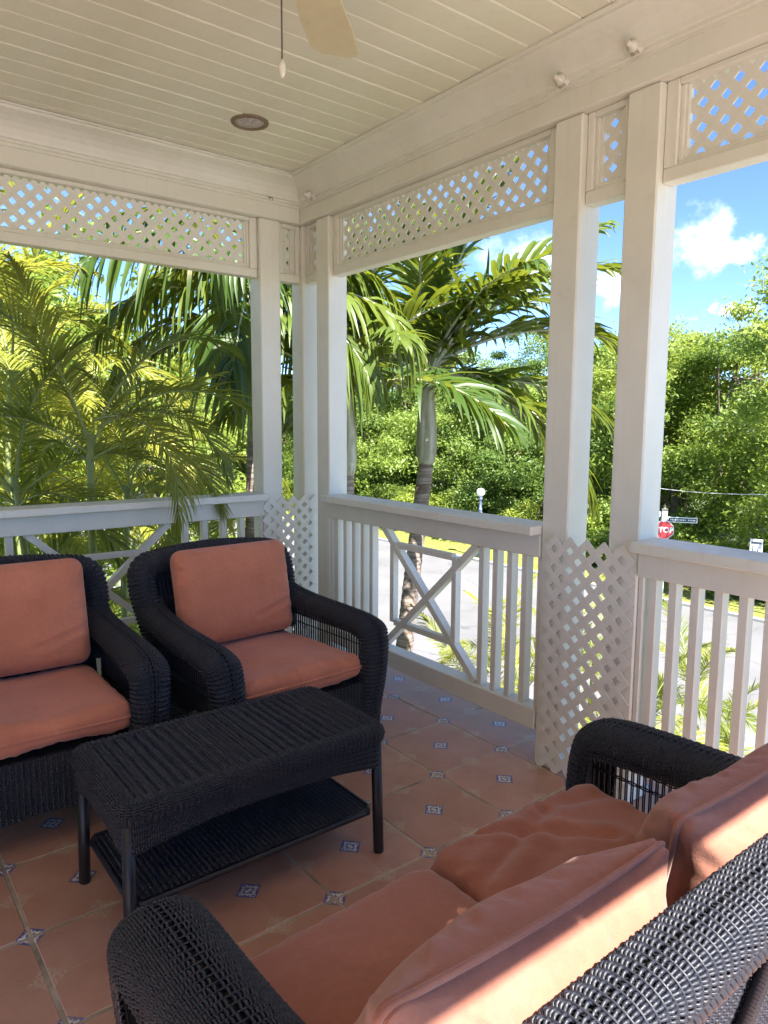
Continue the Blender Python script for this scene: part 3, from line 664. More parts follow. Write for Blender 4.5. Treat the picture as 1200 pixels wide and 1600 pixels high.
for sx in (-1, 1):
    for sy in (-1, 1):
        g = Geo(); add_tube(g, [(sx*(TW-.022), sy*(TD-.02), 0), (sx*(TW-.022), sy*(TD-.02), .004), (sx*(TW-.03), sy*(TD-.028), TZ-.06)], [.0165, .0185, .0185], 12); obj('leg', g, MAT['legmetal'], table)

# ------------------------------------------------------------------ cushions
def cushion_mesh(w, d, h, seed, r=None, edge=.62, n=40, wrinkle=.004, folds=(), sag=0.0, pinch=.0, ears=0.0):
    rg = np.random.default_rng(seed); t = np.linspace(-1, 1, n); t = np.sign(t)*(1-(1-np.abs(t))**1.45)
    half = np.array([w/2, d/2, h/2]); r = r or h*.42; pts = []; F = []; off = 0
    A, B = np.meshgrid(t, t, indexing='ij')
    for ax in range(3):
        for s in (-1, 1):
            P = np.zeros((n, n, 3)); a, b = [k for k in range(3) if k != ax]; P[..., ax] = s; P[..., a] = A; P[..., b] = B; pts.append(P.reshape(-1, 3))
            f = grid_faces(n, n)+off; f = f if (s > 0) == (ax != 1) else f[:, ::-1]; F.append(f); off += n*n
    P = np.concatenate(pts); F = np.concatenate(F)
    key = np.round(P*1e5).astype(np.int64); _, first, inv = np.unique(key, axis=0, return_index=True, return_inverse=True); inv = inv.ravel(); P = P[first]; F = inv[F]
    pos = P*half; inner = np.clip(pos, -(half-r), half-r); dv = pos-inner; L = np.linalg.norm(dv, axis=1, keepdims=True); pos = inner+np.where(L > 1e-9, dv/np.maximum(L, 1e-9)*r, 0)
    u, v = pos[:, 0]/half[0], pos[:, 1]/half[1]
    prof = np.sqrt(np.clip(1-np.abs(u)**3.2, 0, 1))*np.sqrt(np.clip(1-np.abs(v)**3.2, 0, 1)); pos[:, 2] *= edge+(1-edge)*prof
    pos[:, 0] *= 1-pinch*(1-np.abs(v)**2)*.5-.02*(1-prof); pos[:, 1] *= 1-pinch*(1-np.abs(u)**2)*.5-.02*(1-prof)
    cv = np.abs(u*v)**5; pos[:, 0] *= 1+ears*cv; pos[:, 1] *= 1+ears*1.3*cv; pos[:, 2] *= 1-min(.7, ears*6)*np.abs(u*v)**4
    disp = np.zeros(len(pos))
    for k in range(9):
        fr = rg.uniform(5, 22); th = rg.uniform(0, math.pi); ph = rg.uniform(0, 6.28); q = pos[:, 0]*math.cos(th)+pos[:, 1]*math.sin(th)
        q2 = -pos[:, 0]*math.sin(th)+pos[:, 1]*math.cos(th); disp += np.sin(q*fr+ph+1.3*np.sin(q2*fr*.35+ph*2))*wrinkle*6/fr*rg.uniform(.5, 1)
    # tucks along the seams
    ed = np.maximum(np.abs(u), np.abs(v)); s_ = np.arctan2(v, u)*(w+d)
    disp += np.exp(-((ed-.93)/.06)**2)*np.sin(s_*26+rg.uniform(0, 6))*np.sin(s_*9.7+rg.uniform(0, 6))*wrinkle*1.1
    for (x0, y0, x1, y1, wd, am) in folds:          # creases: a valley along a segment
        a = np.array([x0, y0]); b = np.array([x1, y1]); ab = b-a; tt = np.clip(((pos[:, :2]-a) @ ab)/(ab @ ab), 0, 1); c = a+tt[:, None]*ab; dist = np.linalg.norm(pos[:, :2]-c, axis=1)
        disp += am*np.exp(-(dist/wd)**2)-am*.6*np.exp(-((dist-wd*2.1)/(wd*1.2))**2)
    nz = np.sign(pos[:, 2])*np.clip(np.abs(pos[:, 2])/(h*.3), 0, 1); pos[:, 2] += disp*nz; pos[:, 2] -= sag*prof*np.where(pos[:, 2] > 0, 1, .0)
    # seams: sunken line on the side faces
    me_ = Geo().add(pos, F, True); return me_, half
def cushion(label, mat, w, d, h, loc, rot, seed, piping=True, group=None, **k):
    me_, half = cushion_mesh(w, d, h, seed, **k); o = tag(obj('cushion', me_, mat, loc=loc, rot=rot), label, 'cushion', group)
    if piping:
        L = rrect(120, half[0]*.985, half[1]*.985, min(.05, h*.3)) if not k.get('ears') else rrect(160, half[0]*(.985+k['ears']*.5), half[1]*(.985+k['ears']*.6), .02); e = k.get('edge', .62)
        for z in ((h*.5*e*.55,) if piping == 1 else (0.0,)):
            g = Geo(); add_tube(g, [(x*(1-k.get('pinch', 0)*(1-(y/half[1])**2)*.5), y*(1-k.get('pinch', 0)*(1-(x/half[0])**2)*.5), z) for x, y in L], .0055, 6, closed=True); obj('piping', g, mat, o)
    return o
FB, FB2 = MAT['fabric'], MAT['fabric2']
for i, (ch, nm) in enumerate(((chair, 'right armchair nearest the corner'), (chair2, 'left armchair at the picture edge'))):
    mt = Matrix.LocRotScale(ch.location, ch.rotation_euler, None)
    rz = ch.rotation_euler[2]
    p = mt @ Vector((0, -.125, .343+.062)); cushion('salmon seat cushion of the '+nm, FB, .625, .64, .125, p, (R(-1.5), 0, rz), 11+i, piping=2, edge=.80, wrinkle=.0045, r=.045, n=44)
    p = mt @ Vector((0, .170, .690)); cushion('upright salmon back cushion of the '+nm, FB, .600, .46, .15, p, (R(78), 0, rz), 21+i, piping=False, edge=.55, wrinkle=.0052, r=.055, n=48, folds=((.08, -.13, .29, -.07, .012, -.007), (-.02, .20, .0, .23, .012, -.006)))
cushion('smooth seat cushion on the sofa beside its near arm', FB2, .60, .62, .125, (-1.585, -2.985, .402), (0, R(-1.0), R(1.5)), 31, piping=2, edge=.78, wrinkle=.003, n=44, r=.05)
cushion('rumpled seat cushion on the sofa beside its far arm', FB2, .60, .64, .135, (-.995, -2.975, .405), (R(1.0), R(-2.5), R(-2.5)), 32, piping=2, edge=.74, wrinkle=.004, n=84, r=.05,
        folds=((-.27, .14, .06, .24, .020, -.011), (-.16, .30, .10, .06, .018, -.012), (-.30, .02, -.02, .12, .026, -.007), (.06, .26, .26, .20, .022, -.008), (-.28, -.12, .1, -.02, .03, -.006)))
cushion('large back cushion with welted edge leaning on the sofa, nearest the viewer', FB2, .62, .46, .22, (-1.655, -3.235, .605), (R(-72), R(6), R(4)), 33, piping=2, edge=.24, wrinkle=.010, n=72, r=.035, pinch=.15, ears=.11,
        folds=((-.25, .05, .12, .16, .03, -.010), (.0, -.1, .25, .15, .03, -.010)))
cushion('back cushion with welted edge on the sofa beside its far arm', FB2, .60, .45, .22, (-.955, -3.245, .610), (R(-76), R(-2), R(-2)), 34, piping=2, edge=.24, wrinkle=.010, n=68, r=.035, pinch=.15, ears=.11,
        folds=((.28, -.1, .12, .18, .03, -.012),))

# ================================================================== OUTDOORS
GZ = -4.0                                         # street level, one storey below the veranda
def leaf_mat(name, a, b, trans=.35, rough=.42, tcol=None):
    m = M(name); r = m.rand(); g = m.n.new('ShaderNodeNewGeometry'); n = m.noise(1.1, 3, .6, vec=g.outputs['Position']); n2 = m.noise(9, 2, .5, vec=g.outputs['Position'])
    f = m.math('ADD', m.math('MULTIPLY', r, .75), m.math('MULTIPLY', n, .4), True); c = m.mix(m.ramp(f, [(.25, (0, 0, 0)), (.85, (1, 1, 1))]), a, b)
    c = m.mix(m.math('MULTIPLY', m.ramp(n2, [(.45, (0, 0, 0)), (.75, (1, 1, 1))]), .35), c, tuple(x*.5 for x in a))
    br = m.ramp(m.noise(3.1, 4, .65, vec=g.outputs['Position']), [(.64, (0, 0, 0)), (.72, (1, 1, 1))]); c = m.mix(m.math('MULTIPLY', br, .55), c, (.26, .17, .055))
    m.set(Base_Color=c, Roughness=rough, Specular_IOR_Level=.4)
    t = m.n.new('ShaderNodeBsdfTranslucent'); tc_ = tcol or tuple(min(1, x*1.9) for x in b); m.l.new(m.mix(.6, c, tc_), t.inputs['Color'])
    mx = m.n.new('ShaderNodeMixShader'); mx.inputs[0].default_value = trans; m.l.new(m.b.outputs[0], mx.inputs[1]); m.l.new(t.outputs[0], mx.inputs[2]); m.l.new(mx.outputs[0], m.out.inputs['Surface']); return m.m
MAT['palm'] = leaf_mat('palm_leaf', (.034, .078, .012), (.115, .155, .022), .32, .44, (.42, .46, .03))
MAT['areca'] = leaf_mat('areca_leaf', (.13, .165, .022), (.30, .31, .05), .42, .42, (.42, .44, .06))
MAT['areca_y'] = leaf_mat('areca_leaf_yellow', (.17, .195, .025), (.34, .34, .05), .45, .45, (.65, .62, .08))
MAT['tree_a'] = leaf_mat('tree_leaf', (.115, .175, .026), (.225, .300, .050), .40, .45)
MAT['tree_b'] = leaf_mat('tree_leaf_dark', (.075, .130, .022), (.165, .235, .042), .36, .45)
MAT['tree_c'] = leaf_mat('tree_leaf_bright', (.165, .235, .030), (.300, .350, .060), .42, .45)
MAT['croton'] = leaf_mat('croton_leaf', (.20, .05, .02), (.32, .20, .03), .3, .4)
def bark_mat(name, a, b, ringy=False):
    m = M(name); n = m.noise(9, 5, .65); v = m.noise(1, 4, .6, vec=m.mapv((14, 14, 2.2) if not ringy else (3, 3, 30)))
    m.set(Base_Color=m.mix(m.ramp(v, [(.4, (0, 0, 0)), (.62, (1, 1, 1))]), a, m.mix(n, a, b)), Roughness=.85); m.bump(m.math('ADD', n, v), .6, .02); return m.m
MAT['bark'] = bark_mat('tree_bark', (.085, .062, .045), (.22, .18, .14))
MAT['palm_bark'] = bark_mat('palm_bark', (.15, .10, .075), (.50, .44, .38), True)
MAT['shaft'] = bark_mat('palm_crownshaft', (.30, .28, .20), (.72, .72, .66))
MAT['petiole'] = simple('palm_petiole', (.26, .30, .10), .4)
MAT['petiole_w'] = simple('palm_petiole_pale', (.40, .40, .27), .45)
def ground_mat(name, stops, sc, rough=.95, bump=.4, fine=60):
    m = M(name); n = m.noise(sc, 6, .65, 'Object'); n2 = m.noise(fine, 4, .6, 'Object'); n3 = m.noise(sc*.12, 3, .5)
    c = m.ramp(m.math('ADD', m.math('MULTIPLY', n, .7), m.math('MULTIPLY', n3, .3)), stops); c = m.mix(m.math('MULTIPLY', n2, .35), c, tuple(x*.55 for x in stops[0][1])); m.set(Base_Color=c, Roughness=rough); m.bump(n2, bump, .02); return m.m
def sheet(name, x0, x1, y0, y1, z, mat, kind='structure'):
    return tag(obj(name, Geo().add([(x0, y0, z), (x1, y0, z), (x1, y1, z), (x0, y1, z)], [[0, 1, 2, 3]]), mat), kind=kind)
sheet('ground', -1200, 1200, -1200, 1200, GZ-.012, ground_mat('garden_soil', [(.35, (.05, .06, .02)), (.55, (.09, .12, .03)), (.7, (.14, .15, .05))], .8))
road = sheet('road', 4.9, 18.0, -120, 160, GZ, ground_mat('pale_concrete', [(.3, (.125, .122, .122)), (.5, (.170, .165, .165)), (.7, (.205, .20, .20))], .35, .9, .2, 25))
def crack_road(mt):
    m = M.__new__(M); m.m = mt; m.nt = mt.node_tree; m.n = m.nt.nodes; m.l = m.nt.links; m.b = m.n['Principled BSDF']; m.tc = m.n.new('ShaderNodeTexCoord')
    src = m.b.inputs['Base Color'].links[0].from_socket; nz = m.n.new('ShaderNodeTexNoise'); nz.inputs['Scale'].default_value = .9; m.l.new(m.tc.outputs['Object'], nz.inputs['Vector'])
    ad = m.n.new('ShaderNodeVectorMath'); ad.operation = 'ADD'; m.l.new(m.tc.outputs['Object'], ad.inputs[0]); m.l.new(nz.outputs['Color'], ad.inputs[1])
    v = m.n.new('ShaderNodeTexVoronoi'); v.feature = 'DISTANCE_TO_EDGE'; v.inputs['Scale'].default_value = .28; m.l.new(ad.outputs[0], v.inputs['Vector'])
    ck = m.math('MULTIPLY', m.ramp(v.outputs['Distance'], [(.0, (1, 1, 1)), (.010, (0, 0, 0))]), .55); pa = m.math('MULTIPLY', m.ramp(m.noise(.22, 4, .6), [(.52, (0, 0, 0)), (.60, (1, 1, 1))]), .30)
    sp = m.math('MULTIPLY', m.ramp(m.noise(7, 2, .5), [(.70, (0, 0, 0)), (.74, (1, 1, 1))]), .6)
    m.l.new(m.mix(sp, m.mix(pa, m.mix(ck, src, (.06, .057, .055)), (.12, .115, .11)), (.08, .062, .035)), m.b.inputs['Base Color'])
crack_road(road.data.materials[0])
lawn = sheet('lawn', 18.16, 24.5, -120, 160, GZ+.05, ground_mat('lawn_grass', [(.34, (.12, .15, .022)), (.5, (.22, .23, .038)), (.66, (.33, .31, .07))], 1.6, .95, .9, 30))
sheet('bounce_ground', -60, 4.74, -60, -5.2, GZ, ground_mat('pale_bounce_ground', [(.3, (.34, .33, .31)), (.5, (.42, .41, .39)), (.7, (.48, .47, .45))], .35, .9, .2, 25))  # unseen pale ground added to bounce sunlight up into the veranda
kerb = tag(obj('kerb', Geo().box((18.0, -120, GZ-.1), (18.16, 160, GZ+.10), .02), ground_mat('kerb_concrete', [(.3, (.34, .32, .29)), (.7, (.52, .50, .46))], 2, .9)), kind='structure')
tag(obj('kerb', Geo().box((4.74, -120, GZ-.1), (4.90, 160, GZ+.10), .02), kerb.data.materials[0]), kind='structure')

# palms
def frond_geo(L, n, ll, lw, e0, bend, seed, droop=.35, vlift=25, tip=.35, petiole=.16, rr=.013, a0=68, a1=26, seg=4):
    rg = np.random.default_rng(seed); m = 26; s = np.linspace(0, 1, m); th = R(e0)-R(bend)*s**1.25; ds = L/(m-1)
    x = np.concatenate([[0], np.cumsum(np.cos(th[:-1])*ds)]); z = np.concatenate([[0], np.cumsum(np.sin(th[:-1])*ds)]); tw = .06*np.sin(s*3+seed)
    P = np.stack([x, tw*s*L, z], -1); gr = Geo(); add_tube(gr, P, rr*(1.15-.95*s), 5)
    gl = Geo(); ss = np.repeat(np.linspace(petiole, .995, n), 2)+rg.normal(0, .004, 2*n); ss = np.clip(ss, 0, 1); sd = np.tile([-1.0, 1.0], n)
    B = np.stack([np.interp(ss, s, P[:, k]) for k in range(3)], -1); t_ = np.interp(ss, s, th); T = np.stack([np.cos(t_), np.zeros_like(t_), np.sin(t_)], -1); Nn = np.stack([-np.sin(t_), np.zeros_like(t_), np.cos(t_)], -1); Y = np.zeros_like(T); Y[:, 1] = sd
    q = (ss-petiole)/(1-petiole); an = R(1)*(a0+(a1-a0)*q**.8+rg.normal(0, 4, 2*n)); vl = R(1)*(vlift*(1-.5*q)+rg.normal(0, 9, 2*n))
    D = T*np.cos(an)[:, None]+(Y*np.cos(vl)[:, None]+Nn*np.sin(vl)[:, None])*np.sin(an)[:, None]
    ln = ll*(.55+.55*np.sin(np.pi*np.clip(q*.78+.16, 0, 1)))*(1-(1-tip)*q**3)*rg.uniform(.85, 1.08, 2*n); dr = droop*rg.uniform(.6, 1.45, 2*n)
    tt = np.linspace(0, 1, seg+1); wp = np.interp(tt, [0, .22, .6, 1], [.45, 1, .78, .04])
    C = B[:, None]+D[:, None]*(ln[:, None]*tt)[..., None]; C[..., 2] -= (dr*ln)[:, None]*tt**2.1; C[..., :2] -= D[:, None, :2]*((dr*ln*.35)[:, None]*tt**2.4)[..., None]
    Wd = T-D*(T*D).sum(1, keepdims=True); Wd /= np.linalg.norm(Wd, axis=1, keepdims=True)+1e-9; tl = rg.normal(0, .35, 2*n); Wn = np.cross(D, Wd); Wd = Wd*np.cos(tl)[:, None]+Wn*np.sin(tl)[:, None]
    half = Wd[:, None]*(lw*.5*wp)[None, :, None]; fold = np.cross(D, Wd)[:, None]*(lw*.16*wp)[None, :, None]*np.sign(np.cross(D, Wd)[:, 2])[:, None, None]
    V = np.stack([C-half+fold, C, C+half+fold], 2); k = seg+1; b = (np.arange(2*n)*k*3)[:, None, None]; i = (np.arange(seg)*3)[None, :, None]; j = np.arange(2)[None, None, :]
    gl.add(V.reshape(-1, 3), np.stack([b+i+j, b+i+j+1, b+i+4+j, b+i+3+j], -1).reshape(-1, 4), True)
    return gr, gl
class FrondSet:
    def __init__(s, name, elevs, leafmat, petmat, **k):
        s.v = []
        for q, (e0, bend) in enumerate(elevs):
            for r in range(2):
                gr, gl = frond_geo(e0=e0, bend=bend, seed=len(s.v)*7+hash_s(name), **k); a = gr.mesh('rachis'); a.materials.append(petmat); b = gl.mesh('frond'); b.materials.append(leafmat); s.v.append((e0, a, b))
    def place(s, parent, i, loc, az, scale=1.0, roll=0.0, pitch=0.0):
        e0, a, b = s.v[i % len(s.v)]; f = bpy.data.objects.new('frond', b); COL.objects.link(f); f['kind'] = 'stuff'; f.parent = parent; f.location = loc; f.rotation_euler = (Matrix.Rotation(az, 3, 'Z') @ Matrix.Rotation(pitch, 3, 'Y') @ Matrix.Rotation(roll, 3, 'X')).to_euler(); f.scale = (scale,)*3
        r = bpy.data.objects.new('rachis', a); COL.objects.link(r); r.parent = f; return f
def hash_s(n): return sum(ord(c)*(i+3) for i, c in enumerate(n)) % 97
BROAD = FrondSet('broad', [(84, 30), (70, 52), (54, 62), (36, 62), (14, 58)], MAT['palm'], MAT['petiole_w'], L=2.15, n=34, ll=.74, lw=.068, droop=.40, vlift=24, rr=.02, petiole=.12)
ARECA = FrondSet('areca', [(78, 60), (62, 95), (45, 110), (28, 105)], MAT['areca'], MAT['petiole'], L=1.55, n=62, ll=.40, lw=.0165, droop=.34, vlift=32, rr=.010, petiole=.2, a0=62, a1=22)
DROOP = FrondSet('droop', [(62, 88), (44, 100), (26, 95), (10, 85)], MAT['palm'], MAT['petiole_w'], L=2.0, n=34, ll=.80, lw=.074, droop=.85, vlift=14, rr=.02, petiole=.12)
ARECAY = FrondSet('arecay', [(80, 55), (64, 85), (48, 105), (30, 100)], MAT['areca_y'], MAT['petiole'], L=1.9, n=60, ll=.46, lw=.020, droop=.36, vlift=30, rr=.011, petiole=.18, a0=62, a1=22)
def tall_palm(label, crown, base_xy, fronds, seed, scale=1.0, az0=0.0, r=.092, shaft=1.15, group='tall palms beyond the railing', fset=None):
    crown = np.asarray(crown, float); rg = random.Random(seed); t = thing('palm_tree', label, 'palm tree', (base_xy[0], base_xy[1], GZ), group=group); top = crown-np.array([base_xy[0], base_xy[1], GZ])
    tr0 = top-np.array([0, 0, shaft]); n = 150; s = np.linspace(0, 1, n); P = np.stack([tr0[0]*s**1.5, tr0[1]*s**1.5, tr0[2]*s], -1); rad = r*(1.25-.30*s)*(1+.085*np.abs(np.sin(s*math.pi*tr0[2]/.085))**6)
    g = Geo(); add_tube(g, P, rad, 14); obj('trunk', g, MAT['palm_bark'], t)
    d = (top-tr0); d = d+(P[-1]-P[-8])*1.0*np.array([1, 1, 0]); pr = [(0, .95), (.06, 1.22), (.18, 1.36), (.40, 1.28), (.65, 1.0), (.85, .72), (1.0, .5)]; u = np.linspace(0, 1, 24); rr = np.interp(u, [p[0] for p in pr], [p[1] for p in pr])*r
    g = Geo(); add_tube(g, tr0+u[:, None]*(top-tr0), rr, 16); obj('crownshaft', g, MAT['shaft'], t)
    for k in range(fronds):
        tier = k/(fronds-1); vi = int(tier*9.99); az = az0+k*2.39996+rg.uniform(-.25, .25); z = top[2]-.02-.28*tier
        fs = fset or BROAD; vi = int(tier*(len(fs.v)-.01)); fs.place(t, vi, (tr0[0]+(top[0]-tr0[0])*(1-.3*tier), tr0[1]+(top[1]-tr0[1])*(1-.3*tier), z), az, scale*rg.uniform(.88, 1.12), rg.uniform(-.25, .25))
    g = Geo(); add_tube(g, [top+np.array([0, 0, -.1]), top+np.array([.03, .02, .4]), top+np.array([.05, .03, .75])], [.035, .022, .004], 8); obj('spear_leaf', g, MAT['shaft'], t)
    return t
pc = tall_palm('palm with pale bulging crownshaft seen over the middle railing', at(668, 572, 8.4), at(606, 1250, 8.6)[:2], 13, 3, 1.0, .5)
pt = at(668, 580, 8.4)-np.array(pc.location)
for vi, az, sc, rl, pi_ in ((2, -36, 1.22, .5, 4), (5, -44, 1.25, .2, 2), (7, -30, 1.25, -.1, 4), (8, -52, 1.15, .1, 26), (9, -34, 1.25, -.2, 30), (4, -75, 1.0, .2, 0), (0, 20, 1.05, 0, 0), (1, -60, 1.15, .2, 8)):
    BROAD.place(pc, vi, tuple(pt+np.array([0, 0, .02*vi-.12])), R(az), sc, rl, R(pi_))
tall_palm('palm half hidden behind the corner posts, its shaft right beside them', at(540, 575, 7.6), at(548, 1200, 7.7)[:2], 15, 5, .95, 1.4)
tall_palm('palm with broad drooping leaves behind the left opening, beside the post', at(398, 452, 6.7), at(386, 900, 6.9)[:2], 16, 8, .86, .2, fset=DROOP)
def areca(label, stems, fset, seed, per=6, scale=1.0, group='feathery clump palms', cat='palm', low=False):
    """stems: list of (crown point); one clump whose stems rise from one foot"""
    rg = random.Random(seed); c = np.mean([s for s in stems], 0); t = thing('clump_palm', label, cat, (c[0], c[1], GZ), group=group); base = np.array([c[0], c[1], GZ])
    for si, s in enumerate(stems):
        top = np.asarray(s)-base; foot = np.array([top[0]*.25, top[1]*.25, 0]); n = 24; u = np.linspace(0, 1, n); P = foot+(top-foot)*np.stack([u**1.4, u**1.4, u], -1)
        g = Geo(); add_tube(g, P, (.034-.012*u)*(1+.06*(np.arange(n) % 3 == 0)), 9); obj('stem', g, MAT['petiole'], t)
        for k in range(per):
            tier = k/max(1, per-1); vi = int(tier*7.99); az = seed+si*1.7+k*2.39996+rg.uniform(-.3, .3)
            fset.place(t, vi, tuple(top+np.array([0, 0, -.05-.15*tier])), az, scale*rg.uniform(.85, 1.12), rg.uniform(-.35, .35))
    return t
near = areca('olive feathery palm whose frond hangs over the left railing', [(-1.06, .80, 1.42), (-.72, 1.15, 1.05), (-1.45, 1.05, 1.15)], ARECA, 2, 6, .78)
ARECA.place(near, 6, (-1.12-near.location[0], .50-near.location[1], 1.50-GZ), R(-74), .72, 0, R(16))
ARECA.place(near, 5, (-1.08-near.location[0], .48-near.location[1], 1.46-GZ), R(-56), .68, .2, R(18))
ARECA.place(near, 2, (-1.00-near.location[0], .78-near.location[1], 1.50-GZ), R(12), .92)
ARECA.place(near, 5, (-1.00-near.location[0], .80-near.location[1], 1.46-GZ), R(-8), .92, 0, R(6))
areca('yellow green feathery palm high at the upper left', [(-1.55, 2.6, 2.35), (-1.05, 3.1, 2.0), (-1.9, 2.9, 1.9)], ARECAY, 4, 7, 1.0)
areca('yellow feathery palm deep behind the olive palm', [(-.35, 3.4, .9), (-.75, 3.9, 1.3), (-1.25, 3.3, .6), (.25, 3.8, .5)], ARECAY, 6, 7, .95)
areca('low feathery palm filling the space under the left rail', [(-.75, 2.0, .05), (-1.35, 1.9, -.1), (-.2, 2.3, -.1), (.25, 2.0, .2)], ARECA, 9, 7, .95)
areca('sunlit feathery palm farthest behind the left opening', [(-.6, 6.5, 1.6), (.7, 7.0, 1.2), (-1.9, 6.6, 2.2), (1.7, 6.2, .9)], ARECAY, 12, 8, 1.15)
areca('feathery palm growing outside the balusters below the stop sign', [tuple(at(1075, 1095, 7.4)), tuple(at(1010, 1120, 7.0)), tuple(at(1120, 1150, 7.8))], ARECA, 14, 7, .80)
areca('small feathery palm outside the middle railing beside its right balusters', [tuple(at(775, 1040, 7.6)), tuple(at(815, 1075, 7.2)), tuple(at(740, 1085, 8.0))], ARECAY, 17, 6, .62)
areca('small feathery palm behind the gap between the two tall posts', [tuple(at(930, 1010, 7.6)), tuple(at(890, 1060, 7.4))], ARECA, 19, 6, .62)

# broad-leaved trees and shrubs: crowns of single leaves gathered in clumps
def crown_mesh(name, rx, rz, ncl, per, leaf, seed, mat, flat=.62, low=False):
    rg = np.random.default_rng(seed); D = rg.normal(size=(ncl, 3)); D /= np.linalg.norm(D, axis=1, keepdims=True); rad = rg.uniform(.30, 1, ncl)**.38*(1+.16*np.sin(D[:, 0]*4+seed)+.13*np.cos(D[:, 1]*5-seed)); Cc = D*rad[:, None]*np.array([rx, rx, rz])
    if low: Cc[:, 2] = np.abs(Cc[:, 2])
    cr = rg.uniform(.13, .29, ncl)*rx; N = ncl*per; ci = np.repeat(np.arange(ncl), per); O = rg.normal(size=(N, 3))*.52; O[:, 2] *= flat; P = Cc[ci]+O*cr[ci][:, None]
    nn = rg.normal(size=(N, 3))*.75+np.array([0, 0, .75])+O*.6; nn /= np.linalg.norm(nn, axis=1, keepdims=True); a = np.cross(nn, rg.normal(size=(N, 3))); a /= np.linalg.norm(a, axis=1, keepdims=True); b = np.cross(nn, a); sz = leaf*rg.uniform(.6, 1.35, N)[:, None]
    V = np.stack([P-a*sz, P-b*sz*.42+nn*sz*.1, P+a*sz, P+b*sz*.42+nn*sz*.1], 1).reshape(-1, 3); g = Geo().add(V, np.arange(4*N).reshape(-1, 4)); me = g.mesh(name); me.materials.append(mat); return me, Cc
CROWNS = [crown_mesh('crown', 3.0, 3.1, 44, 560, .080, 1, MAT['tree_a']), crown_mesh('crown', 3.2, 2.8, 44, 560, .080, 2, MAT['tree_b']), crown_mesh('crown', 2.8, 3.3, 44, 560, .076, 3, MAT['tree_c']), crown_mesh('crown', 3.4, 2.6, 46, 560, .084, 4, MAT['tree_a'], .42), crown_mesh('crown', 3.0, 3.0, 44, 560, .076, 6, MAT['tree_b'], .45)]
SHRUBS = [crown_mesh('foliage', 1.25, 1.35, 50, 170, .060, 11, MAT['tree_c'], .7, True), crown_mesh('foliage', 1.4, 1.2, 50, 170, .062, 12, MAT['tree_a'], .7, True), crown_mesh('foliage', 1.2, 1.5, 50, 170, .058, 13, MAT['tree_b'], .7, True), crown_mesh('foliage', .5, .55, 16, 40, .06, 14, MAT['croton'], .8, True)]
def pxof(x, y, z=0.0):
    d = np.array([x, y, z])-CAM; w = d @ FW; return 600+FPX*(d @ RT)/w if w > .5 else -9999
TONE = {0: 'mid green', 1: 'dark green', 2: 'bright yellow green', 3: 'broad mid green', 4: 'deep green'}
def where(px):
    return 'seen through the left opening' if px < 400 else 'behind the corner posts' if px < 560 else 'behind the pale palm' if px < 760 else 'right of the lamp post' if px < 880 else 'behind the tall posts' if px < 1030 else 'right of the stop sign' if px < 1130 else 'near the right edge'
ORD = ('first', 'second', 'third', 'fourth', 'fifth', 'sixth', 'seventh', 'eighth', 'ninth', 'tenth', 'eleventh', 'twelfth')
NUM = {}
def nth(key):
    NUM[key] = NUM.get(key, -1)+1; return ORD[min(NUM[key], 11)]
def tree(label, x, y, h, s=1.0, k=0, seed=0, group='trees of the wood across the road', cz=None):
    rg = random.Random(seed+31*k); t = thing('tree', label, 'tree', (x, y, GZ), group=group); zc = h-2.6*s if cz is None else cz
    P = [(0, 0, 0), (rg.uniform(-.2, .2), rg.uniform(-.2, .2), zc*.4), (rg.uniform(-.4, .4), rg.uniform(-.4, .4), zc), (rg.uniform(-.5, .5), rg.uniform(-.5, .5), zc+1.4*s)]
    g = Geo(); Q = smooth_path(P, 2); add_tube(g, Q, np.linspace(.17, .03, len(Q))*s, 8); me, Cc = CROWNS[k]
    for q in range(8):
        c = Cc[q*5]*s*.85+np.array([0, 0, zc]); b = Q[int(len(Q)*(.45+.05*q))] if .45+.05*q < .95 else Q[-2]; mid = (b+c)/2+np.array([0, 0, -.25]); add_tube(g, smooth_path([b, mid, c], 2), np.linspace(.065, .012, len(smooth_path([b, mid, c], 2)))*s, 5, cap=False)
    obj('trunk', g, MAT['bark'], t); c = obj('crown', me, None, t, (0, 0, zc), (rg.uniform(-.1, .1), rg.uniform(-.1, .1), rg.uniform(0, 6.28))); c.scale = (s, s, s*rg.uniform(.92, 1.1)); return t
def shrub(label, x, y, s=1.0, k=0, seed=0, group='shrubs along the verge'):
    rg = random.Random(seed+17*k); t = thing('shrub', label, 'shrub', (x, y, GZ), group=group); me, Cc = SHRUBS[k]; c = obj('foliage', me, None, t, (0, 0, .05), (0, 0, rg.uniform(0, 6.28))); c.scale = (s*rg.uniform(.9, 1.15), s*rg.uniform(.9, 1.15), s)
    g = Geo()
    for q in range(5): add_tube(g, [(0, 0, 0), tuple(Cc[q]*s*.5), tuple(Cc[q]*s*.9)], [.03*s, .02*s, .006*s], 5, cap=False)
    obj('stems', g, MAT['bark'], t); return t
WOOD = 'leafy tree of the dense wood across the road'
tr = random.Random(11)
big = tree('large spreading tree hanging into the picture at the right edge', 21.2, 4.0, 9.9, 1.18, 0, 1, None)
tree('bright rounded tree rising above the stop sign', 25.8, 10.5, 9.3, 1.15, 3, 2, None)
tree('bright feathery tree behind the gap between the tall posts', 26.5, 14.2, 9.4, 1.15, 2, 3, None)
row = 0
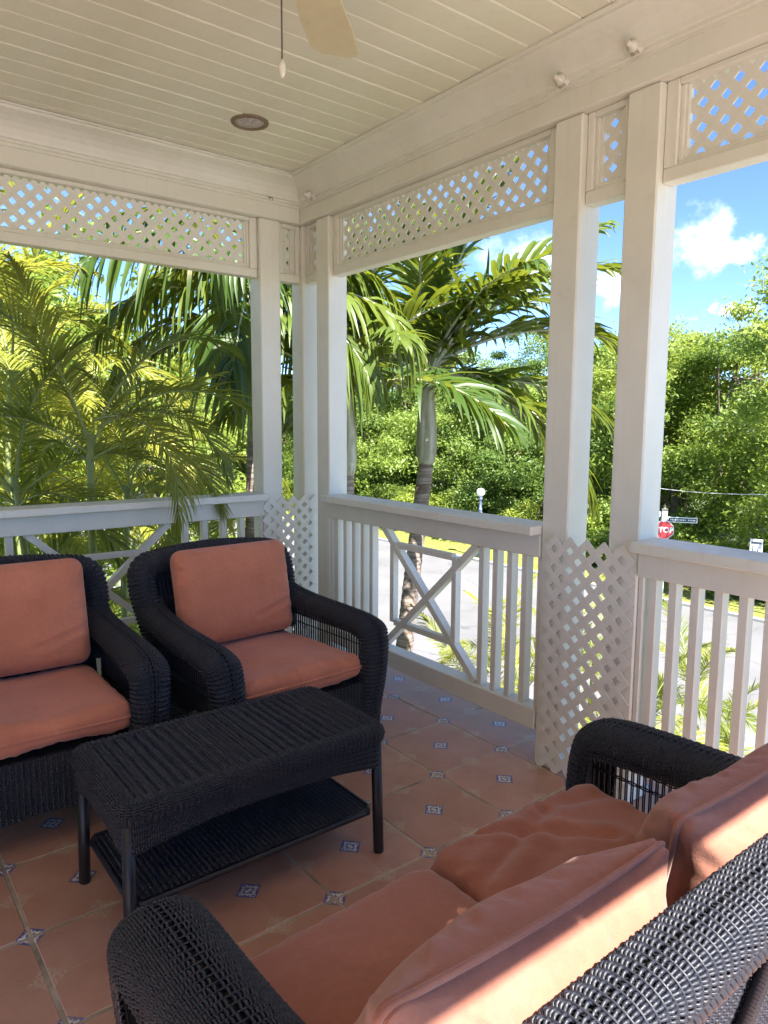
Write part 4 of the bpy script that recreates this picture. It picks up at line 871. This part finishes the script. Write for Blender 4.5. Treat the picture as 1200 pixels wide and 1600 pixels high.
for (x0, y0, y1, st, h0) in ((24.8, -8, 52, 5.2, 7.0), (29.0, -8, 60, 5.0, 9.2), (34.0, -6, 70, 4.2, 9.6)):
    y = y0; row += 1
    while y < y1:
        k = tr.choice((0, 1, 1, 2, 3, 4)); x = x0+tr.uniform(-1.1, 1.1); h = h0+tr.uniform(-1.9, 1.3); q_ = pxof(x, y)
        if -60 < q_ < 1290: tree(f"{nth(('t', k, row, where(q_)))} {TONE[k]} tree in the {('front', 'second', 'rear')[row-1]} row, {where(q_)}", x, y, h, tr.uniform(1.1, 1.38), k, int(y*10)+row)
        y += st*tr.uniform(.75, 1.2)
for i, (x, y, h, s, k) in enumerate(((-1.2, 11.5, 9.4, 1.1, 2), (1.8, 13.0, 8.6, 1.1, 2), (3.4, 11.0, 6.0, .8, 2), (.2, 18.0, 10.5, 1.3, 2), (-4.5, 14, 9.5, 1.2, 0), (4.5, 24, 9, 1.2, 3), (9, 40, 10, 1.3, 2), (16, 46, 10, 1.3, 0), (22, 50, 10, 1.3, 2), (2, 36, 9.5, 1.3, 1), (-5, 26, 9, 1.2, 2))):
    tree(f'{TONE[k]} garden tree beyond the feathery palms, {("nearest", "second", "lowest", "tall", "outermost", "roadside", "far", "farther", "farthest", "shaded", "hidden")[i]} of its group', x, y, h, s, k, 200+i, 'garden trees behind the left opening')
y = -9.0; i = 0
while y < 42:                                     # understorey along the verge
    k = tr.choice((0, 0, 1, 2, 0)); xs_ = 22.4+tr.uniform(-.6, .9); w_ = where(pxof(xs_, y))
    if -40 < pxof(xs_, y) < 1290: shrub(f'{nth(w_)} shrub from the right at the foot of the wood, {w_}', xs_, y, tr.uniform(1.05, 1.75), k, 300+i, 'understorey shrubs across the road')
    y += tr.uniform(1.0, 1.8); i += 1
for i, (x, y, s, k) in enumerate(((21.0, 7.2, 1.05, 0), (21.3, 9.2, 1.25, 0), (21.5, 5.6, 1.0, 1), (21.2, 3.6, 1.0, 2), (21.6, 11.0, 1.1, 0), (21.8, 12.8, 1.15, 1), (21.6, 1.8, 1.0, 1))):
    shrub(f'clipped leafy hedge shrub behind the stop sign, {ORD[i]} of the hedge', x, y, s, k, 400+i, 'hedge behind the stop sign')
for i, (px, py, dp, s, k) in enumerate(((808, 1075, 8.5, 1.15, 3), (640, 1130, 9.3, .9, 0), (960, 1180, 8.6, 1.0, 3))):
    p = at(px, py, dp); shrub(('red and yellow leaved shrub outside the middle railing', 'green shrub on the bed below the crossed braces', 'red and yellow leaved shrub below the gap between the posts')[i], p[0], p[1], s, k, 500+i, None)
for i in range(9):
    shrub(f'garden shrub low behind the left railing, {ORD[i]} of the bed', -3+tr.uniform(0, 6.5), 4.5+tr.uniform(0, 6), tr.uniform(1.0, 1.7), tr.choice((0, 0, 2, 1)), 600+i, 'shrubs in the garden on the left')

# street furniture
lp = at(709, 876, 28.6); lamp = thing('street_lamp', 'blue lamp post with white globe on the verge across the road', 'street lamp', (18.6, lp[1], GZ+.05))
blue = simple('blue_grey_paint', (.16, .20, .42), .4); g = Geo(); lathe(g, [(0, 0), (.17, 0), (.17, .55), (.15, .62), (.09, .66), (.065, .72), (.055, 1.9), (.075, 1.93), (.075, 2.0), (.05, 2.04), (.045, 2.35), (.08, 2.38), (.08, 2.44), (.06, 2.5), (0, 2.5)], 14); obj('pole', g, blue, lamp)
g = Geo(); lathe(g, [(.06, 2.5)]+[(.175*math.sin(a), 2.665-.175*math.cos(a)) for a in np.linspace(.35, math.pi, 12)], 18); gm = M('opal_globe'); gm.set(Base_Color=(.85, .85, .83), Roughness=.25); obj('globe', g, gm.m, lamp)
st = at(1037.5, 828, 23.0); sp = thing('stop_sign', 'red octagonal stop sign with street name blades on a white post', 'sign', (st[0], st[1], GZ+.05)); toC = math.atan2(CAM[1]-st[1], CAM[0]-st[0]); sp.rotation_euler = (0, 0, toC+math.pi/2+R(6))
zs = st[2]-GZ-.05; whitep = simple('white_post_paint', (.76, .76, .74), .5); red = simple('stop_red', (.62, .05, .055), .35); wt = simple('sign_white', (.82, .82, .80), .4); gm_ = simple('street_sign_green', (.012, .055, .06), .4)
g = Geo().box((-.085, .03, 0), (.085, .20, zs+.62), .01); pst = obj('post', g, whitep, sp)
g = Geo().box((-.10, .015, zs+.62), (.10, .215, zs+.68), .015); lathe(g, [(.07, zs+.68), (.03, zs+.72), (.05, zs+.77), (.02, zs+.83), (0, zs+.85)], 10, (0, .115, 0)); obj('finial', g, MAT['dark_metal'], sp)
def octa(r, y0, y1):
    a = np.array([R(22.5+45*k) for k in range(8)]); V = [(r*math.cos(t), y0, zs+r*math.sin(t)) for t in a]+[(r*math.cos(t), y1, zs+r*math.sin(t)) for t in a]; g = Geo().add(V, [[k, (k+1) % 8, 8+(k+1) % 8, 8+k] for k in range(8)]); g.f.append(np.array([[0, 1, 2, 3, 4, 5, 6, 7]])); g.sm.append(np.array([False])); return g
obj('plate', octa(.318, .0, .02), wt, sp); obj('red_face', octa(.296, -.005, .018), red, sp)
def lettering(txt, size, parent, mat, loc, name='lettering', rot=(math.pi/2, 0, 0), bold=.0):
    c = bpy.data.curves.new(name, 'FONT'); c.body = txt; c.size = size; c.align_x = 'CENTER'; c.align_y = 'CENTER'; c.offset = bold; c.extrude = .002; c.materials.append(mat); o = bpy.data.objects.new(name, c); COL.objects.link(o); o.parent = parent; o.location = loc; o.rotation_euler = rot
    bpy.context.view_layer.update(); me = bpy.data.meshes.new_from_object(o); me.materials.clear(); bpy.data.objects.remove(o); return obj(name, me, mat, parent, loc, rot)
lettering('STOP', .235, sp, wt, (0, -.009, zs-.005), bold=.008)
def blade(x0, x1, z, y, rz):
    e = Geo().box((x0, y-.012, z-.085), (x1, y+.012, z+.085), .004); b = obj('name_blade', e, wt, sp, rot=(0, 0, rz)); f = Geo().box((x0+.02*np.sign(x1-x0), y-.016, z-.062), (x1-.03*np.sign(x1-x0), y+.016, z+.062), .003); obj('blade_face', f, gm_, b)
    lx = sorted((x0, x1)); w = lx[1]-lx[0]; n = 16; k = Geo()
    for i in range(n):
        if i == 10: continue
        cx = lx[0]+.09+(w-.17)*i/(n-1); k.box((cx-.012, y-.0185, z-.024), (cx+.012, y-.0165, z+.024))
    tag(obj('worn_lettering', k, wt, b), kind='stuff')
blade(.10, .98, zs+.335, .10, R(-4)); blade(-.98, -.10, zs+.50, .10, R(38))
ws = at(1181, 862, 20.6); sg = thing('notice_sign', 'small white notice board on a post beyond the right railing', 'sign', (ws[0], ws[1], GZ+.05), toC+math.pi/2-R(14)); hz = ws[2]-GZ-.05
obj('post', Geo().box((-.03, .012, 0), (.03, .06, hz+.1), .004), whitep, sg); bd = obj('board', Geo().box((-.165, -.012, hz-.30), (.165, .012, hz+.36), .004), wt, sg)
dk = simple('sign_ink', (.06, .07, .10), .5); k = Geo().box((-.13, -.0165, hz+.23), (.13, -.0125, hz+.29)); obj('heading', k, dk, bd)
k = Geo().box((-.09, -.0165, hz-.02), (-.065, -.0125, hz+.16)).box((-.03, -.0165, hz-.02), (.06, -.0125, hz+.01)).box((.035, -.0165, hz+.011), (.06, -.0125, hz+.06)); obj('emblem', k, dk, bd)
k = Geo().box((-.12, -.0165, hz-.13), (.12, -.0125, hz-.10)).box((-.12, -.0165, hz-.20), (.06, -.0125, hz-.17)); obj('small_print', k, simple('sign_ink_blue', (.12, .24, .34), .5), bd)
wire = thing('overhead_wire', 'thin pale wire stretched across the wood at the right', 'wire', (0, 0, GZ)); g = Geo(); a, b = at(990, 757, 23.4), at(1300, 768, 19.0)
us = np.linspace(0, 1, 30); g_ = np.stack([a+(b-a)*u-np.array([0, 0, GZ])-np.array([0, 0, .18*4*u*(1-u)]) for u in us]); add_tube(g, g_, .007, 5); obj('cable', g, wt, wire)
for q, pp in enumerate((a, b)):
    g = Geo(); add_tube(g, [(pp[0], pp[1], 0), (pp[0], pp[1], pp[2]-GZ+.25)], .045, 8); obj('pole', g, MAT['bark'], wire)
